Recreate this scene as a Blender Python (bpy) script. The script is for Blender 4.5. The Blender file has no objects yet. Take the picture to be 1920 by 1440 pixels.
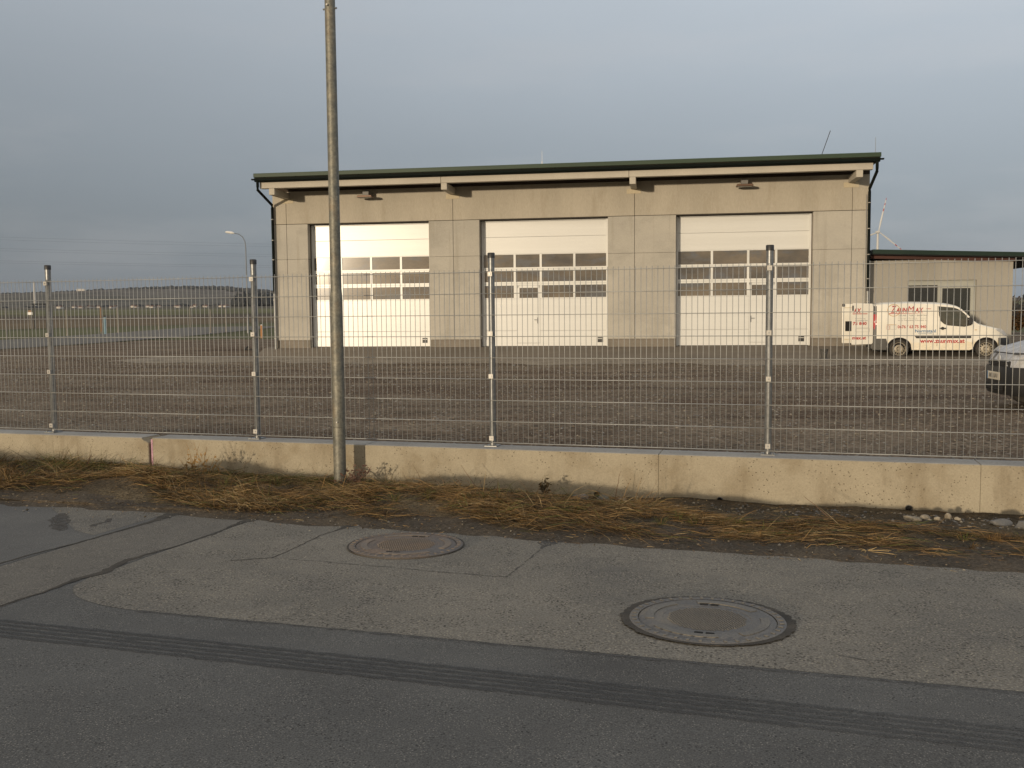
import bpy, bmesh, math, random
import numpy as np
from mathutils import Vector, Matrix

rnd = random.Random(7)
rng = np.random.default_rng(11)
PI = math.pi
sc = bpy.context.scene
COL = sc.collection

# ------------------------------------------------------------------ camera, sky, sun, exposure
EYE = 1.469
cam = bpy.data.cameras.new('camera')
cam.sensor_width = 36.0
cam.sensor_fit = 'HORIZONTAL'
cam.lens = 36.0 * 1780 / 1920
cam.clip_start = 0.05
cam.clip_end = 12000
camo = bpy.data.objects.new('camera', cam)
COL.objects.link(camo)
PITCH, ROLL = 0.0714, -0.0085
_f = Vector((0, math.cos(PITCH), -math.sin(PITCH)))
_u = Vector((0, math.sin(PITCH), math.cos(PITCH)))
_r = Vector((1, 0, 0))
r2 = math.cos(ROLL) * _r + math.sin(ROLL) * _u
u2 = -math.sin(ROLL) * _r + math.cos(ROLL) * _u
m = Matrix((r2, u2, -_f)).transposed().to_4x4()
m.translation = Vector((0, 0, EYE))
camo.matrix_world = m
sc.camera = camo

SUN_AZ, SUN_EL = math.radians(213.0), math.radians(4.6)
w = bpy.data.worlds.new('World')
sc.world = w
w.use_nodes = True
nt = w.node_tree
nt.nodes.clear()
out = nt.nodes.new('ShaderNodeOutputWorld')
bg = nt.nodes.new('ShaderNodeBackground')
sky = nt.nodes.new('ShaderNodeTexSky')
sky.sky_type = 'NISHITA'
sky.sun_disc = False
sky.sun_elevation = SUN_EL
sky.sun_rotation = SUN_AZ
sky.altitude = 200
sky.dust_density = 2.0
bg.inputs['Strength'].default_value = 0.10
tc = nt.nodes.new('ShaderNodeTexCoord')
sep = nt.nodes.new('ShaderNodeSeparateXYZ')
nt.links.new(tc.outputs['Generated'], sep.inputs[0])
ramp = nt.nodes.new('ShaderNodeValToRGB')          # layer of even high cloud, brighter overhead
cr = ramp.color_ramp
cr.elements[0].position = 0.0
cr.elements[0].color = (1.80, 2.20, 2.68, 1)
cr.elements[1].position = 1.0
cr.elements[1].color = (7.0, 7.3, 7.7, 1)
e = cr.elements.new(0.10); e.color = (2.55, 2.95, 3.42, 1)
e = cr.elements.new(0.30); e.color = (4.65, 5.15, 5.72, 1)
e = cr.elements.new(0.55); e.color = (5.4, 5.9, 6.5, 1)
nt.links.new(sep.outputs['Z'], ramp.inputs[0])
mp = nt.nodes.new('ShaderNodeMapping')
mp.inputs['Scale'].default_value = (1.1, 1.1, 3.2)
nt.links.new(tc.outputs['Generated'], mp.inputs[0])
cn = nt.nodes.new('ShaderNodeTexNoise')
cn.inputs['Scale'].default_value = 2.2
cn.inputs['Detail'].default_value = 4
cn.inputs['Roughness'].default_value = 0.5
nt.links.new(mp.outputs[0], cn.inputs['Vector'])
cm = nt.nodes.new('ShaderNodeMapRange')
cm.inputs['From Min'].default_value = 0.35
cm.inputs['From Max'].default_value = 0.68
cm.inputs['To Min'].default_value = 0.985
cm.inputs['To Max'].default_value = 1.03
nt.links.new(cn.outputs['Fac'], cm.inputs['Value'])
cmul = nt.nodes.new('ShaderNodeVectorMath')
cmul.operation = 'SCALE'
mp2 = nt.nodes.new('ShaderNodeMapping')
mp2.inputs['Scale'].default_value = (1.0, 1.0, 4.5)
mp2.inputs['Location'].default_value = (0.35, 0.1, 0.0)
nt.links.new(tc.outputs['Generated'], mp2.inputs[0])
cb = nt.nodes.new('ShaderNodeTexNoise')             # soft banks of cloud
cb.inputs['Scale'].default_value = 3.6
cb.inputs['Detail'].default_value = 6
cb.inputs['Roughness'].default_value = 0.55
nt.links.new(mp2.outputs[0], cb.inputs['Vector'])
cbr = nt.nodes.new('ShaderNodeMapRange')
cbr.interpolation_type = 'SMOOTHSTEP'
cbr.inputs['From Min'].default_value = 0.46
cbr.inputs['From Max'].default_value = 0.70
cbr.inputs['To Min'].default_value = 0.0
cbr.inputs['To Max'].default_value = 0.16
nt.links.new(cb.outputs['Fac'], cbr.inputs['Value'])
bank = nt.nodes.new('ShaderNodeMixRGB')
bank.inputs['Color2'].default_value = (5.6, 5.5, 5.6, 1)
nt.links.new(cbr.outputs['Result'], bank.inputs['Fac'])
nt.links.new(ramp.outputs['Color'], bank.inputs['Color1'])
nt.links.new(bank.outputs['Color'], cmul.inputs[0])
nt.links.new(cm.outputs['Result'], cmul.inputs['Scale'])
mix = nt.nodes.new('ShaderNodeMixRGB')
mix.inputs['Fac'].default_value = 0.88
nt.links.new(sky.outputs[0], mix.inputs['Color1'])
xg = nt.nodes.new('ShaderNodeMath')                 # the cloud deck is thicker and darker to the west
xg.operation = 'MULTIPLY_ADD'
xg.inputs[1].default_value = 0.42
xg.inputs[2].default_value = 1.04
nt.links.new(sep.outputs['X'], xg.inputs[0])
cmx = nt.nodes.new('ShaderNodeVectorMath')
cmx.operation = 'SCALE'
nt.links.new(cmul.outputs[0], cmx.inputs[0])
nt.links.new(xg.outputs[0], cmx.inputs['Scale'])
sd = nt.nodes.new('ShaderNodeVectorMath')           # thin cloud glows warm in the sun's half of the sky
sd.operation = 'DOT_PRODUCT'
nt.links.new(tc.outputs['Generated'], sd.inputs[0])
sd.inputs[1].default_value = (math.sin(SUN_AZ) * math.cos(SUN_EL), math.cos(SUN_AZ) * math.cos(SUN_EL), math.sin(SUN_EL))
sr = nt.nodes.new('ShaderNodeMapRange')
sr.interpolation_type = 'SMOOTHSTEP'
sr.inputs['From Min'].default_value = -0.25
sr.inputs['From Max'].default_value = 0.95
nt.links.new(sd.outputs['Value'], sr.inputs['Value'])
wmix = nt.nodes.new('ShaderNodeMixRGB')
nt.links.new(sr.outputs['Result'], wmix.inputs['Fac'])
nt.links.new(cmx.outputs[0], wmix.inputs['Color1'])
wmix.inputs['Color2'].default_value = (8.0, 6.9, 5.5, 1)
nt.links.new(wmix.outputs[0], mix.inputs['Color2'])
nt.links.new(mix.outputs[0], bg.inputs['Color'])
nt.links.new(bg.outputs[0], out.inputs['Surface'])

sl = bpy.data.lights.new('sun', 'SUN')
sl.energy = 3.1
sl.angle = math.radians(2.0)
sl.color = (1.0, 0.825, 0.60)
so = bpy.data.objects.new('sun', sl)
COL.objects.link(so)
tr = Vector((-math.sin(SUN_AZ) * math.cos(SUN_EL), -math.cos(SUN_AZ) * math.cos(SUN_EL), -math.sin(SUN_EL)))
so.rotation_euler = tr.to_track_quat('-Z', 'Y').to_euler()
so.location = (0, -20, 30)

vs = sc.view_settings
vs.view_transform = 'Standard'
vs.look = 'None'
vs.exposure = 0.0
vs.gamma = 1.0
vs.use_curve_mapping = False
sc.cycles.max_bounces = 6
sc.cycles.diffuse_bounces = 3
sc.cycles.glossy_bounces = 3
sc.cycles.transparent_max_bounces = 12
sc.cycles.use_denoising = True

# ------------------------------------------------------------------ frames
YF = 0.283                                           # the road, wall and fence run along this yaw
DF = Vector((math.cos(YF), -math.sin(YF), 0))
NF = Vector((math.sin(YF), math.cos(YF), 0))
KR = 0.0185                                          # crossfall of the road away from its crown
YB = 0.1598                                          # yaw of the hall


def F(s, n, z=0.0):
    v = DF * s + NF * n
    return (v.x, v.y, z)


def zr(n):
    return -KR * abs(n)


def sm(a, b, x):
    t = max(0.0, min(1.0, (x - a) / (b - a)))
    return t * t * (3 - 2 * t)


# ------------------------------------------------------------------ mesh helpers
class MB:
    def __init__(self):
        self.v, self.f, self.m = [], [], []

    def add(self, vs_, fs_, mi=0):
        o = len(self.v)
        self.v += [tuple(p) for p in vs_]
        self.f += [tuple(i + o for i in f) for f in fs_]
        self.m += [mi] * len(fs_)
        return self

    def box(self, x0, x1, y0, y1, z0, z1, mi=0):
        vs_ = [(x, y, z) for z in (z0, z1) for y in (y0, y1) for x in (x0, x1)]
        return self.add(vs_, [(0, 2, 3, 1), (4, 5, 7, 6), (0, 1, 5, 4), (2, 6, 7, 3), (0, 4, 6, 2), (1, 3, 7, 5)], mi)

    def tube(self, pts, r, n=8, cap=True, mi=0):
        pts = [Vector(p) for p in pts]
        rs = r if isinstance(r, (list, tuple)) else [r] * len(pts)
        rings = []
        up = Vector((0, 0, 1))
        for i, p in enumerate(pts):
            a = pts[max(i - 1, 0)]
            b = pts[min(i + 1, len(pts) - 1)]
            d = (b - a).normalized()
            ref = up if abs(d.z) < 0.95 else Vector((1, 0, 0))
            x = d.cross(ref).normalized()
            y = x.cross(d)
            rings.append([p + (x * math.cos(2 * PI * k / n) + y * math.sin(2 * PI * k / n)) * rs[i] for k in range(n)])
        vs_ = [q for ring in rings for q in ring]
        fs_ = []
        for i in range(len(pts) - 1):
            for k in range(n):
                k2 = (k + 1) % n
                fs_.append((i * n + k, i * n + k2, (i + 1) * n + k2, (i + 1) * n + k))
        if cap:
            fs_.append(tuple(range(n - 1, -1, -1)))
            fs_.append(tuple((len(pts) - 1) * n + k for k in range(n)))
        return self.add(vs_, fs_, mi)

    def lathe(self, prof, n=24, axis='z', c=(0, 0, 0), mi=0, closed=False):
        vs_ = []
        for r, h in prof:
            for k in range(n):
                a = 2 * PI * k / n
                p = (r * math.cos(a), r * math.sin(a), h)
                if axis == 'y':
                    p = (r * math.cos(a), h, r * math.sin(a))
                elif axis == 'x':
                    p = (h, r * math.cos(a), r * math.sin(a))
                vs_.append((p[0] + c[0], p[1] + c[1], p[2] + c[2]))
        fs_ = []
        for i in range(len(prof) - 1):
            for k in range(n):
                k2 = (k + 1) % n
                fs_.append((i * n + k, i * n + k2, (i + 1) * n + k2, (i + 1) * n + k))
        if not closed:
            fs_.append(tuple(range(n - 1, -1, -1)))
            fs_.append(tuple((len(prof) - 1) * n + k for k in range(n)))
        return self.add(vs_, fs_, mi)

    def prism(self, poly, y0, y1, mi=0):
        """polygon in x,z extruded along y"""
        n = len(poly)
        vs_ = [(x, y0, z) for x, z in poly] + [(x, y1, z) for x, z in poly]
        fs_ = [tuple(range(n)), tuple(range(2 * n - 1, n - 1, -1))]
        for i in range(n):
            j = (i + 1) % n
            fs_.append((j, i, i + n, j + n))
        return self.add(vs_, fs_, mi)

    def flat(self, poly, z=0.0, h=0.0, mi=0):
        """polygon in x,y extruded in z"""
        n = len(poly)
        vs_ = [(x, y, z) for x, y in poly]
        if h == 0:
            return self.add(vs_, [tuple(range(n))], mi)
        vs_ += [(x, y, z + h) for x, y in poly]
        fs_ = [tuple(range(n - 1, -1, -1)), tuple(range(n, 2 * n))]
        for i in range(n):
            j = (i + 1) % n
            fs_.append((i, j, j + n, i + n))
        return self.add(vs_, fs_, mi)

    def mesh(self, name, mats):
        me = bpy.data.meshes.new(name)
        me.from_pydata(self.v, [], self.f)
        for mt in (mats if isinstance(mats, (list, tuple)) else [mats]):
            me.materials.append(mt)
        if any(self.m):
            me.polygons.foreach_set('material_index', self.m)
        me.update()
        return me

    def build(self, name, mats, parent=None, bevel=0.0, smooth=None, fix=True, loc=None, rot=None, seg=1):
        me = self.mesh(name, mats)
        if fix or bevel:
            bm = bmesh.new()
            bm.from_mesh(me)
            if bevel:
                es = [e_ for e_ in bm.edges if len(e_.link_faces) == 2 and e_.calc_face_angle(0) > 0.7]
                bmesh.ops.bevel(bm, geom=es, offset=bevel, segments=seg, affect='EDGES', profile=0.6)
            bmesh.ops.recalc_face_normals(bm, faces=bm.faces)
            bm.to_mesh(me)
            bm.free()
        return link(name, me, parent, smooth, loc, rot)


def link(name, me, parent=None, smooth=None, loc=None, rot=None):
    if smooth is not None:
        me.polygons.foreach_set('use_smooth', [True] * len(me.polygons))
        try:
            me.set_sharp_from_angle(angle=math.radians(smooth))
        except Exception:
            pass
    o = bpy.data.objects.new(name, me)
    COL.objects.link(o)
    if parent is not None:
        o.parent = parent
    if loc:
        o.location = loc
    if rot:
        o.rotation_euler = rot
    return o


def tag(o, label=None, cat=None, group=None, kind=None):
    if label: o['label'] = label
    if cat: o['category'] = cat
    if group: o['group'] = group
    if kind: o['kind'] = kind
    return o


def thing(name, label, cat, loc=(0, 0, 0), rz=0.0, group=None):
    o = bpy.data.objects.new(name, None)
    o.empty_display_size = 0.3
    COL.objects.link(o)
    o.location = loc
    o.rotation_euler = (0, 0, rz)
    return tag(o, label, cat, group)


def dup(src, parent=None):
    """one object (data shared)"""
    c = src.copy()
    COL.objects.link(c)
    if parent is not None:
        c.parent = parent
    return c


def kids(o):
    return [c for c in bpy.data.objects if c.parent == o]


def dup_tree(src, parent=None):
    c = dup(src, parent)
    for k in kids(src):
        dup_tree(k, c)
    return c


# ------------------------------------------------------------------ material helpers
def mat(name, c1, c2=None, rough=0.8, metal=0.0, s1=3.0, s2=60.0, fine=0.25, bump=0.0, bs=None, dark=None,
        spec=0.5, detail=6, contrast=(0.35, 0.65), stretch=(1, 1, 1), c3=None, c3s=0.4, c3r=(0.5, 0.65), coat=0.0, bdist=0.01, c4=None):
    """two tone noise blend + fine brightness speckle + optional third tone patches + bump, all in world space"""
    mt = bpy.data.materials.new(name)
    mt.use_nodes = True
    t = mt.node_tree
    b = t.nodes['Principled BSDF']
    b.inputs['Roughness'].default_value = rough
    b.inputs['Metallic'].default_value = metal
    b.inputs['Specular IOR Level'].default_value = spec
    b.inputs['Coat Weight'].default_value = coat
    if c2 is None:
        c2 = tuple(x * 0.85 for x in c1)
    g = t.nodes.new('ShaderNodeNewGeometry')
    pos = g.outputs['Position']
    if stretch != (1, 1, 1):
        mp_ = t.nodes.new('ShaderNodeMapping')
        mp_.inputs['Scale'].default_value = stretch
        t.links.new(pos, mp_.inputs[0])
        pos = mp_.outputs[0]

    def noise(scale, det=detail, rg=0.6, src=None):
        n_ = t.nodes.new('ShaderNodeTexNoise')
        n_.inputs['Scale'].default_value = scale
        n_.inputs['Detail'].default_value = det
        n_.inputs['Roughness'].default_value = rg
        t.links.new(src or pos, n_.inputs['Vector'])
        return n_.outputs['Fac']

    def rng_(val, a, b_, lo=0.0, hi=1.0):
        r_ = t.nodes.new('ShaderNodeMapRange')
        r_.inputs['From Min'].default_value = a
        r_.inputs['From Max'].default_value = b_
        r_.inputs['To Min'].default_value = lo
        r_.inputs['To Max'].default_value = hi
        t.links.new(val, r_.inputs['Value'])
        return r_.outputs['Result']

    def mixc(fac, a, b_):
        m_ = t.nodes.new('ShaderNodeMixRGB')
        t.links.new(fac, m_.inputs['Fac'])
        for sk_, val in (('Color1', a), ('Color2', b_)):
            if isinstance(val, tuple):
                m_.inputs[sk_].default_value = (*val, 1)
            else:
                t.links.new(val, m_.inputs[sk_])
        return m_.outputs['Color']

    col = mixc(rng_(noise(s1), *contrast), tuple(c1), tuple(c2))
    if c3 is not None:
        col = mixc(rng_(noise(c3s, 5), c3r[0], c3r[1]), col, tuple(c3))
    if c4 is not None:                               # (colour, scale, lo, hi, stretch) long streaks or bands
        m4 = t.nodes.new('ShaderNodeMapping')
        m4.inputs['Rotation'].default_value = (0, 0, 0.24)
        m4.inputs['Scale'].default_value = c4[4]
        t.links.new(g.outputs['Position'], m4.inputs[0])
        col = mixc(rng_(noise(c4[1], 6, 0.62, m4.outputs[0]), c4[2], c4[3]), col, tuple(c4[0]))
    for dark in ([] if dark is None else dark if isinstance(dark, list) else [dark]):   # (colour, scale, radius, gate) small pits or specks
        vo = t.nodes.new('ShaderNodeTexVoronoi')
        vo.inputs['Scale'].default_value = dark[1]
        vo.inputs['Randomness'].default_value = 1
        t.links.new(pos, vo.inputs['Vector'])
        pit = rng_(vo.outputs['Distance'], dark[2] * 0.7, dark[2], 1.0, 0.0)
        gate = rng_(noise(dark[1] * 0.12, 2), *((0.47, 0.56) if len(dark) < 4 else dark[3]))
        mm = t.nodes.new('ShaderNodeMath')
        mm.operation = 'MULTIPLY'
        t.links.new(pit, mm.inputs[0])
        t.links.new(gate, mm.inputs[1])
        col = mixc(mm.outputs[0], col, tuple(dark[0]))
    fn = None
    if fine:
        fn = noise(s2, 3, 0.7)
        k = rng_(fn, 0.3, 0.7, 1 - fine, 1 + fine)
        sc_ = t.nodes.new('ShaderNodeVectorMath')
        sc_.operation = 'SCALE'
        t.links.new(col, sc_.inputs[0])
        t.links.new(k, sc_.inputs['Scale'])
        col = sc_.outputs[0]
    t.links.new(col, b.inputs['Base Color'])
    if bump:
        bn = t.nodes.new('ShaderNodeBump')
        bn.inputs['Strength'].default_value = bump
        bn.inputs['Distance'].default_value = bdist
        t.links.new(noise(bs or s2, 4, 0.7), bn.inputs['Height'])
        t.links.new(bn.outputs[0], b.inputs['Normal'])
    mt['_col'] = 1
    return mt


M = {}
M['lane'] = mat('asphalt_lane', (0.090, 0.089, 0.086), (0.112, 0.111, 0.106), rough=0.85, s1=0.9, s2=150, fine=0.5, bump=0.5, bs=110,
                dark=[((0.20, 0.19, 0.17), 85, 0.30, (0.33, 0.55)), ((0.035, 0.034, 0.033), 60, 0.30, (0.45, 0.62))], c3=(0.072, 0.070, 0.067), c3s=0.35, c3r=(0.48, 0.7), spec=0.2, bdist=0.005)
M['oldasphalt'] = mat('asphalt_worn', (0.200, 0.185, 0.158), (0.160, 0.150, 0.131), rough=0.92, s1=1.1, s2=95, fine=0.5, bump=0.8, bs=70,
                      dark=[((0.30, 0.265, 0.21), 60, 0.32, (0.35, 0.55)), ((0.055, 0.050, 0.045), 46, 0.34, (0.42, 0.6))], c3=(0.140, 0.133, 0.12), c3s=0.5, c3r=(0.5, 0.66), spec=0.15, bdist=0.009)
M['midasphalt'] = mat('asphalt_grey', (0.152, 0.141, 0.123), (0.126, 0.118, 0.105), rough=0.9, s1=0.8, s2=110, fine=0.45, bump=0.6, bs=80,
                      dark=[((0.28, 0.25, 0.20), 60, 0.28, (0.42, 0.6)), ((0.05, 0.046, 0.042), 55, 0.3, (0.45, 0.62))], spec=0.18, bdist=0.006)
M['newasphalt'] = mat('asphalt_patch', (0.128, 0.125, 0.118), (0.108, 0.106, 0.102), rough=0.88, s1=1.0, s2=130, fine=0.4, bump=0.4, bs=100,
                      dark=[((0.22, 0.21, 0.19), 75, 0.25, (0.42, 0.6))], spec=0.18, bdist=0.004)
M['crack'] = mat('crack_fill', (0.030, 0.027, 0.022), (0.062, 0.053, 0.042), rough=0.95, s1=9, s2=120, fine=0.4, bump=0.5, bs=90)
M['dirt'] = mat('verge_dirt', (0.086, 0.069, 0.050), (0.050, 0.042, 0.033), rough=0.95, s1=3.2, s2=48, fine=0.55, bump=0.7, bs=45, spec=0.2,
                c3=(0.100, 0.080, 0.056), c3s=1.1, c3r=(0.52, 0.7))
M['soil'] = mat('verge_soil', (0.094, 0.072, 0.046), (0.046, 0.038, 0.027), rough=1, s1=5.5, s2=42, fine=0.6, bump=0.9, bs=40, spec=0.15,
                c3=(0.125, 0.098, 0.062), c3s=0.9, c3r=(0.5, 0.66), bdist=0.02)
M['yard'] = mat('yard_gravel', (0.212, 0.165, 0.117), (0.116, 0.085, 0.058), rough=0.95, s1=0.55, s2=16, fine=0.62, bump=1.0, bs=20, spec=0.1,
                dark=[((0.36, 0.30, 0.225), 15, 0.30, (0.40, 0.58)), ((0.055, 0.043, 0.032), 13, 0.36, (0.40, 0.58)), ((0.30, 0.26, 0.21), 32, 0.32, (0.40, 0.58))],
                c3=(0.100, 0.064, 0.040), c3s=0.3, c3r=(0.50, 0.66), stretch=(0.75, 1.25, 1), bdist=0.035,
                c4=((0.082, 0.052, 0.033), 1.0, 0.50, 0.64, (0.09, 0.62, 1)))
M['yardlight'] = mat('yard_pale_gravel', (0.31, 0.268, 0.21), (0.22, 0.188, 0.147), rough=0.95, s1=1.2, s2=16, fine=0.45, bump=1.0, bs=18, spec=0.1,
                     dark=[((0.42, 0.37, 0.30), 14, 0.30, (0.40, 0.58)), ((0.08, 0.066, 0.05), 13, 0.34, (0.42, 0.6))], bdist=0.03)
M['apron'] = mat('apron_concrete', (0.20, 0.172, 0.138), (0.158, 0.136, 0.11), rough=0.9, s1=0.6, s2=40, fine=0.18, bump=0.2, bs=60, stretch=(0.5, 1.5, 1), spec=0.25)
M['wall'] = mat('wall_concrete', (0.345, 0.305, 0.228), (0.295, 0.258, 0.19), rough=0.9, s1=2.2, s2=70, fine=0.12, bump=0.25, bs=60,
                dark=[((0.13, 0.105, 0.072), 34, 0.22, (0.47, 0.57)), ((0.105, 0.085, 0.06), 13, 0.085, (0.42, 0.55)), ((0.14, 0.112, 0.075), 22, 0.13, (0.48, 0.58))], c3=(0.225, 0.182, 0.118), c3s=2.2, c3r=(0.52, 0.76), c4=((0.215, 0.178, 0.122), 1.0, 0.55, 0.74, (3.2, 3.2, 0.7)), spec=0.25)
M['skim'] = mat('wall_top_skim', (0.34, 0.33, 0.31), (0.27, 0.262, 0.248), rough=0.9, s1=2, s2=40, fine=0.15, bump=0.2, bs=50, spec=0.2)
M['facade'] = mat('facade_concrete', (0.425, 0.400, 0.348), (0.37, 0.350, 0.308), rough=0.9, s1=0.5, s2=25, fine=0.09, bump=0.1, bs=50,
                  c3=(0.335, 0.317, 0.278), c3s=0.9, c3r=(0.52, 0.72), stretch=(1, 1, 1.5), spec=0.25, c4=((0.29, 0.268, 0.225), 1.0, 0.56, 0.76, (2.6, 2.6, 0.16)))
M['facadewarm'] = mat('facade_concrete_warm', (0.420, 0.382, 0.315), (0.37, 0.337, 0.277), rough=0.9, s1=0.6, s2=25, fine=0.09, bump=0.1, bs=50,
                      stretch=(1.6, 1.6, 0.35), c3=(0.335, 0.298, 0.235), c3s=1.4, c3r=(0.55, 0.75), spec=0.25)
M['beam'] = mat('beam_concrete', (0.46, 0.425, 0.36), (0.41, 0.378, 0.32), rough=0.88, s1=0.8, s2=30, fine=0.08, bump=0.08, bs=50, spec=0.25)
M['plinth'] = mat('plinth_concrete', (0.20, 0.175, 0.145), (0.165, 0.148, 0.122), rough=0.92, s1=1.5, s2=30, fine=0.15, bump=0.2, bs=40)
M['joint'] = mat('joint_dark', (0.055, 0.048, 0.04), rough=0.95, fine=0.1)
M['soffit'] = mat('soffit_shade_brown', (0.055, 0.038, 0.026), (0.042, 0.030, 0.021), rough=0.95, s1=0.8, s2=20, fine=0.1)  # dark tone picked to cut bounce and deepen the shade under the eave
M['pad'] = mat('bearing_concrete', (0.50, 0.435, 0.31), (0.45, 0.39, 0.28), rough=0.9, s1=3, s2=40, fine=0.1)
M['greenmetal'] = mat('green_sheet', (0.038, 0.060, 0.038), (0.031, 0.050, 0.033), rough=0.5, s1=0.4, s2=8, fine=0.05, spec=0.22, stretch=(1, 1, 1))
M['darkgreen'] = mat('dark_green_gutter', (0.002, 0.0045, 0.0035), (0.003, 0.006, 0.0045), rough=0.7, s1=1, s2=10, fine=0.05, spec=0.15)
M['galv'] = mat('galvanised_steel', (0.24, 0.245, 0.245), (0.175, 0.18, 0.182), rough=0.40, metal=0.6, s1=14, s2=55, fine=0.2, bump=0.03, bs=40)
M['galvpole'] = mat('galvanised_pole', (0.20, 0.188, 0.150), (0.125, 0.125, 0.108), rough=0.55, metal=0.35, s1=11, s2=42, fine=0.3, bump=0.05, bs=40,
                    c3=(0.19, 0.148, 0.098), c3s=4, c3r=(0.55, 0.72))
M['wire'] = mat('galvanised_wire', (0.37, 0.37, 0.355), (0.31, 0.31, 0.295), rough=0.5, metal=0.3, s1=20, s2=60, fine=0.1)
M['clamp'] = mat('fence_clamp_steel', (0.36, 0.345, 0.315), (0.30, 0.285, 0.26), rough=0.45, metal=0.3, s1=30, s2=60, fine=0.08)
M['blackcap'] = mat('black_plastic', (0.018, 0.018, 0.019), (0.025, 0.024, 0.023), rough=0.5, s1=8, s2=40, fine=0.15)
M['foam'] = mat('pink_foam', (0.50, 0.30, 0.36), (0.42, 0.25, 0.31), rough=0.95, s1=20, s2=70, fine=0.25, bump=0.5, bs=60)
M['door'] = mat('door_white', (0.645, 0.645, 0.62), (0.61, 0.61, 0.585), rough=0.31, s1=0.8, s2=9, fine=0.02, spec=0.62, bump=0.006, bs=70, stretch=(0.2, 0.2, 6))
M['doorframe'] = mat('door_frame_white', (0.70, 0.70, 0.67), rough=0.3, s1=1, s2=9, fine=0.02)
M['brownreveal'] = mat('reveal_brown', (0.07, 0.045, 0.03), (0.055, 0.037, 0.027), rough=0.7, s1=1, s2=20, fine=0.1)
M['pane'] = mat('door_glazing', (0.165, 0.138, 0.104), (0.072, 0.066, 0.060), rough=0.12, s1=0.75, s2=9, fine=0.08, c3=(0.105, 0.108, 0.115), c3s=1.3, c3r=(0.50, 0.62), spec=0.65, stretch=(0.7, 0.7, 1.6), coat=0.15)
M['glass'] = mat('window_glass', (0.012, 0.014, 0.014), (0.020, 0.022, 0.018), rough=0.05, s1=0.9, s2=6, fine=0.1, spec=0.6)
M['cream'] = mat('annex_render', (0.325, 0.304, 0.264), (0.295, 0.277, 0.24), rough=0.92, s1=0.6, s2=30, fine=0.06, bump=0.08, bs=60, stretch=(1.5, 1.5, 0.6))
M['redbrown'] = mat('red_brown_timber', (0.070, 0.022, 0.014), (0.05, 0.017, 0.011), rough=0.7, s1=3, s2=30, fine=0.15, stretch=(0.3, 1, 4))
M['annexfascia'] = mat('annex_green_sheet', (0.009, 0.022, 0.016), (0.012, 0.026, 0.019), rough=0.5, s1=0.6, s2=10, fine=0.06, spec=0.25)
M['winframe'] = mat('window_frame_pale', (0.36, 0.36, 0.315), (0.32, 0.32, 0.28), rough=0.5, s1=2, s2=20, fine=0.04)
M['vanwhite'] = mat('van_white_paint', (0.74, 0.71, 0.63), (0.70, 0.665, 0.58), rough=0.32, s1=1.2, s2=14, fine=0.03, coat=0.4)
M['vandirty'] = mat('van_white_paint_dusty', (0.66, 0.58, 0.42), (0.72, 0.66, 0.54), rough=0.5, s1=2.5, s2=14, fine=0.08)
M['vanblack'] = mat('dark_bumper_plastic', (0.010, 0.010, 0.011), (0.016, 0.016, 0.016), rough=0.6, s1=4, s2=40, fine=0.12)
M['vangrey'] = mat('grey_bumper_plastic', (0.075, 0.072, 0.066), (0.055, 0.053, 0.05), rough=0.6, s1=4, s2=30, fine=0.12)
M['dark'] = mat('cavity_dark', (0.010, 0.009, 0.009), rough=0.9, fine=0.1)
M['tyre'] = mat('tyre_rubber', (0.030, 0.027, 0.023), (0.045, 0.039, 0.031), rough=0.85, s1=6, s2=50, fine=0.2)
M['rim'] = mat('steel_rim', (0.30, 0.265, 0.205), (0.235, 0.205, 0.155), rough=0.5, metal=0.2, s1=8, s2=40, fine=0.12)
M['carglass'] = mat('car_glass', (0.035, 0.042, 0.033), (0.06, 0.055, 0.04), rough=0.05, s1=2.2, s2=12, fine=0.3, spec=0.6)
M['redlens'] = mat('red_lens', (0.55, 0.012, 0.015), (0.42, 0.008, 0.012), rough=0.15, s1=6, s2=40, fine=0.1, coat=0.5)
M['clearlens'] = mat('clear_lens', (0.50, 0.50, 0.50), (0.40, 0.41, 0.42), rough=0.12, s1=8, s2=40, fine=0.1, coat=0.5)
M['pinklens'] = mat('reverse_lens', (0.75, 0.50, 0.47), rough=0.15, fine=0.05)
M['letterred'] = mat('red_lettering', (0.42, 0.035, 0.03), (0.36, 0.03, 0.028), rough=0.45, fine=0.04)
M['letterblue'] = mat('blue_lettering', (0.06, 0.16, 0.30), (0.05, 0.14, 0.27), rough=0.45, fine=0.04)
M['lettergrey'] = mat('grey_lettering', (0.16, 0.15, 0.14), rough=0.5, fine=0.04)
M['letterpale'] = mat('pale_grey_lettering', (0.42, 0.39, 0.35), rough=0.5, fine=0.04)
M['letterorange'] = mat('orange_ring', (0.56, 0.37, 0.18), rough=0.5, fine=0.04)
M['frost'] = mat('frosted_paint', (0.50, 0.51, 0.53), (0.34, 0.345, 0.36), rough=0.6, s1=5, s2=45, fine=0.2, bump=0.15, bs=50, c3=(0.27, 0.26, 0.275), c3s=7, c3r=(0.55, 0.68))
M['plate'] = mat('number_plate', (0.66, 0.60, 0.48), rough=0.4, fine=0.04)
M['castiron'] = mat('cast_iron', (0.105, 0.100, 0.095), (0.14, 0.13, 0.118), rough=0.6, metal=0.25, s1=5, s2=90, fine=0.3, bump=0.2, bs=90,
                    c3=(0.18, 0.155, 0.12), c3s=3.0, c3r=(0.52, 0.68))
M['rustiron'] = mat('rusty_cast_iron', (0.165, 0.12, 0.088), (0.112, 0.10, 0.09), rough=0.75, metal=0.1, s1=2.6, s2=90, fine=0.3, bump=0.2, bs=90,
                    c3=(0.115, 0.105, 0.098), c3s=2.1, c3r=(0.5, 0.62))
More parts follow.
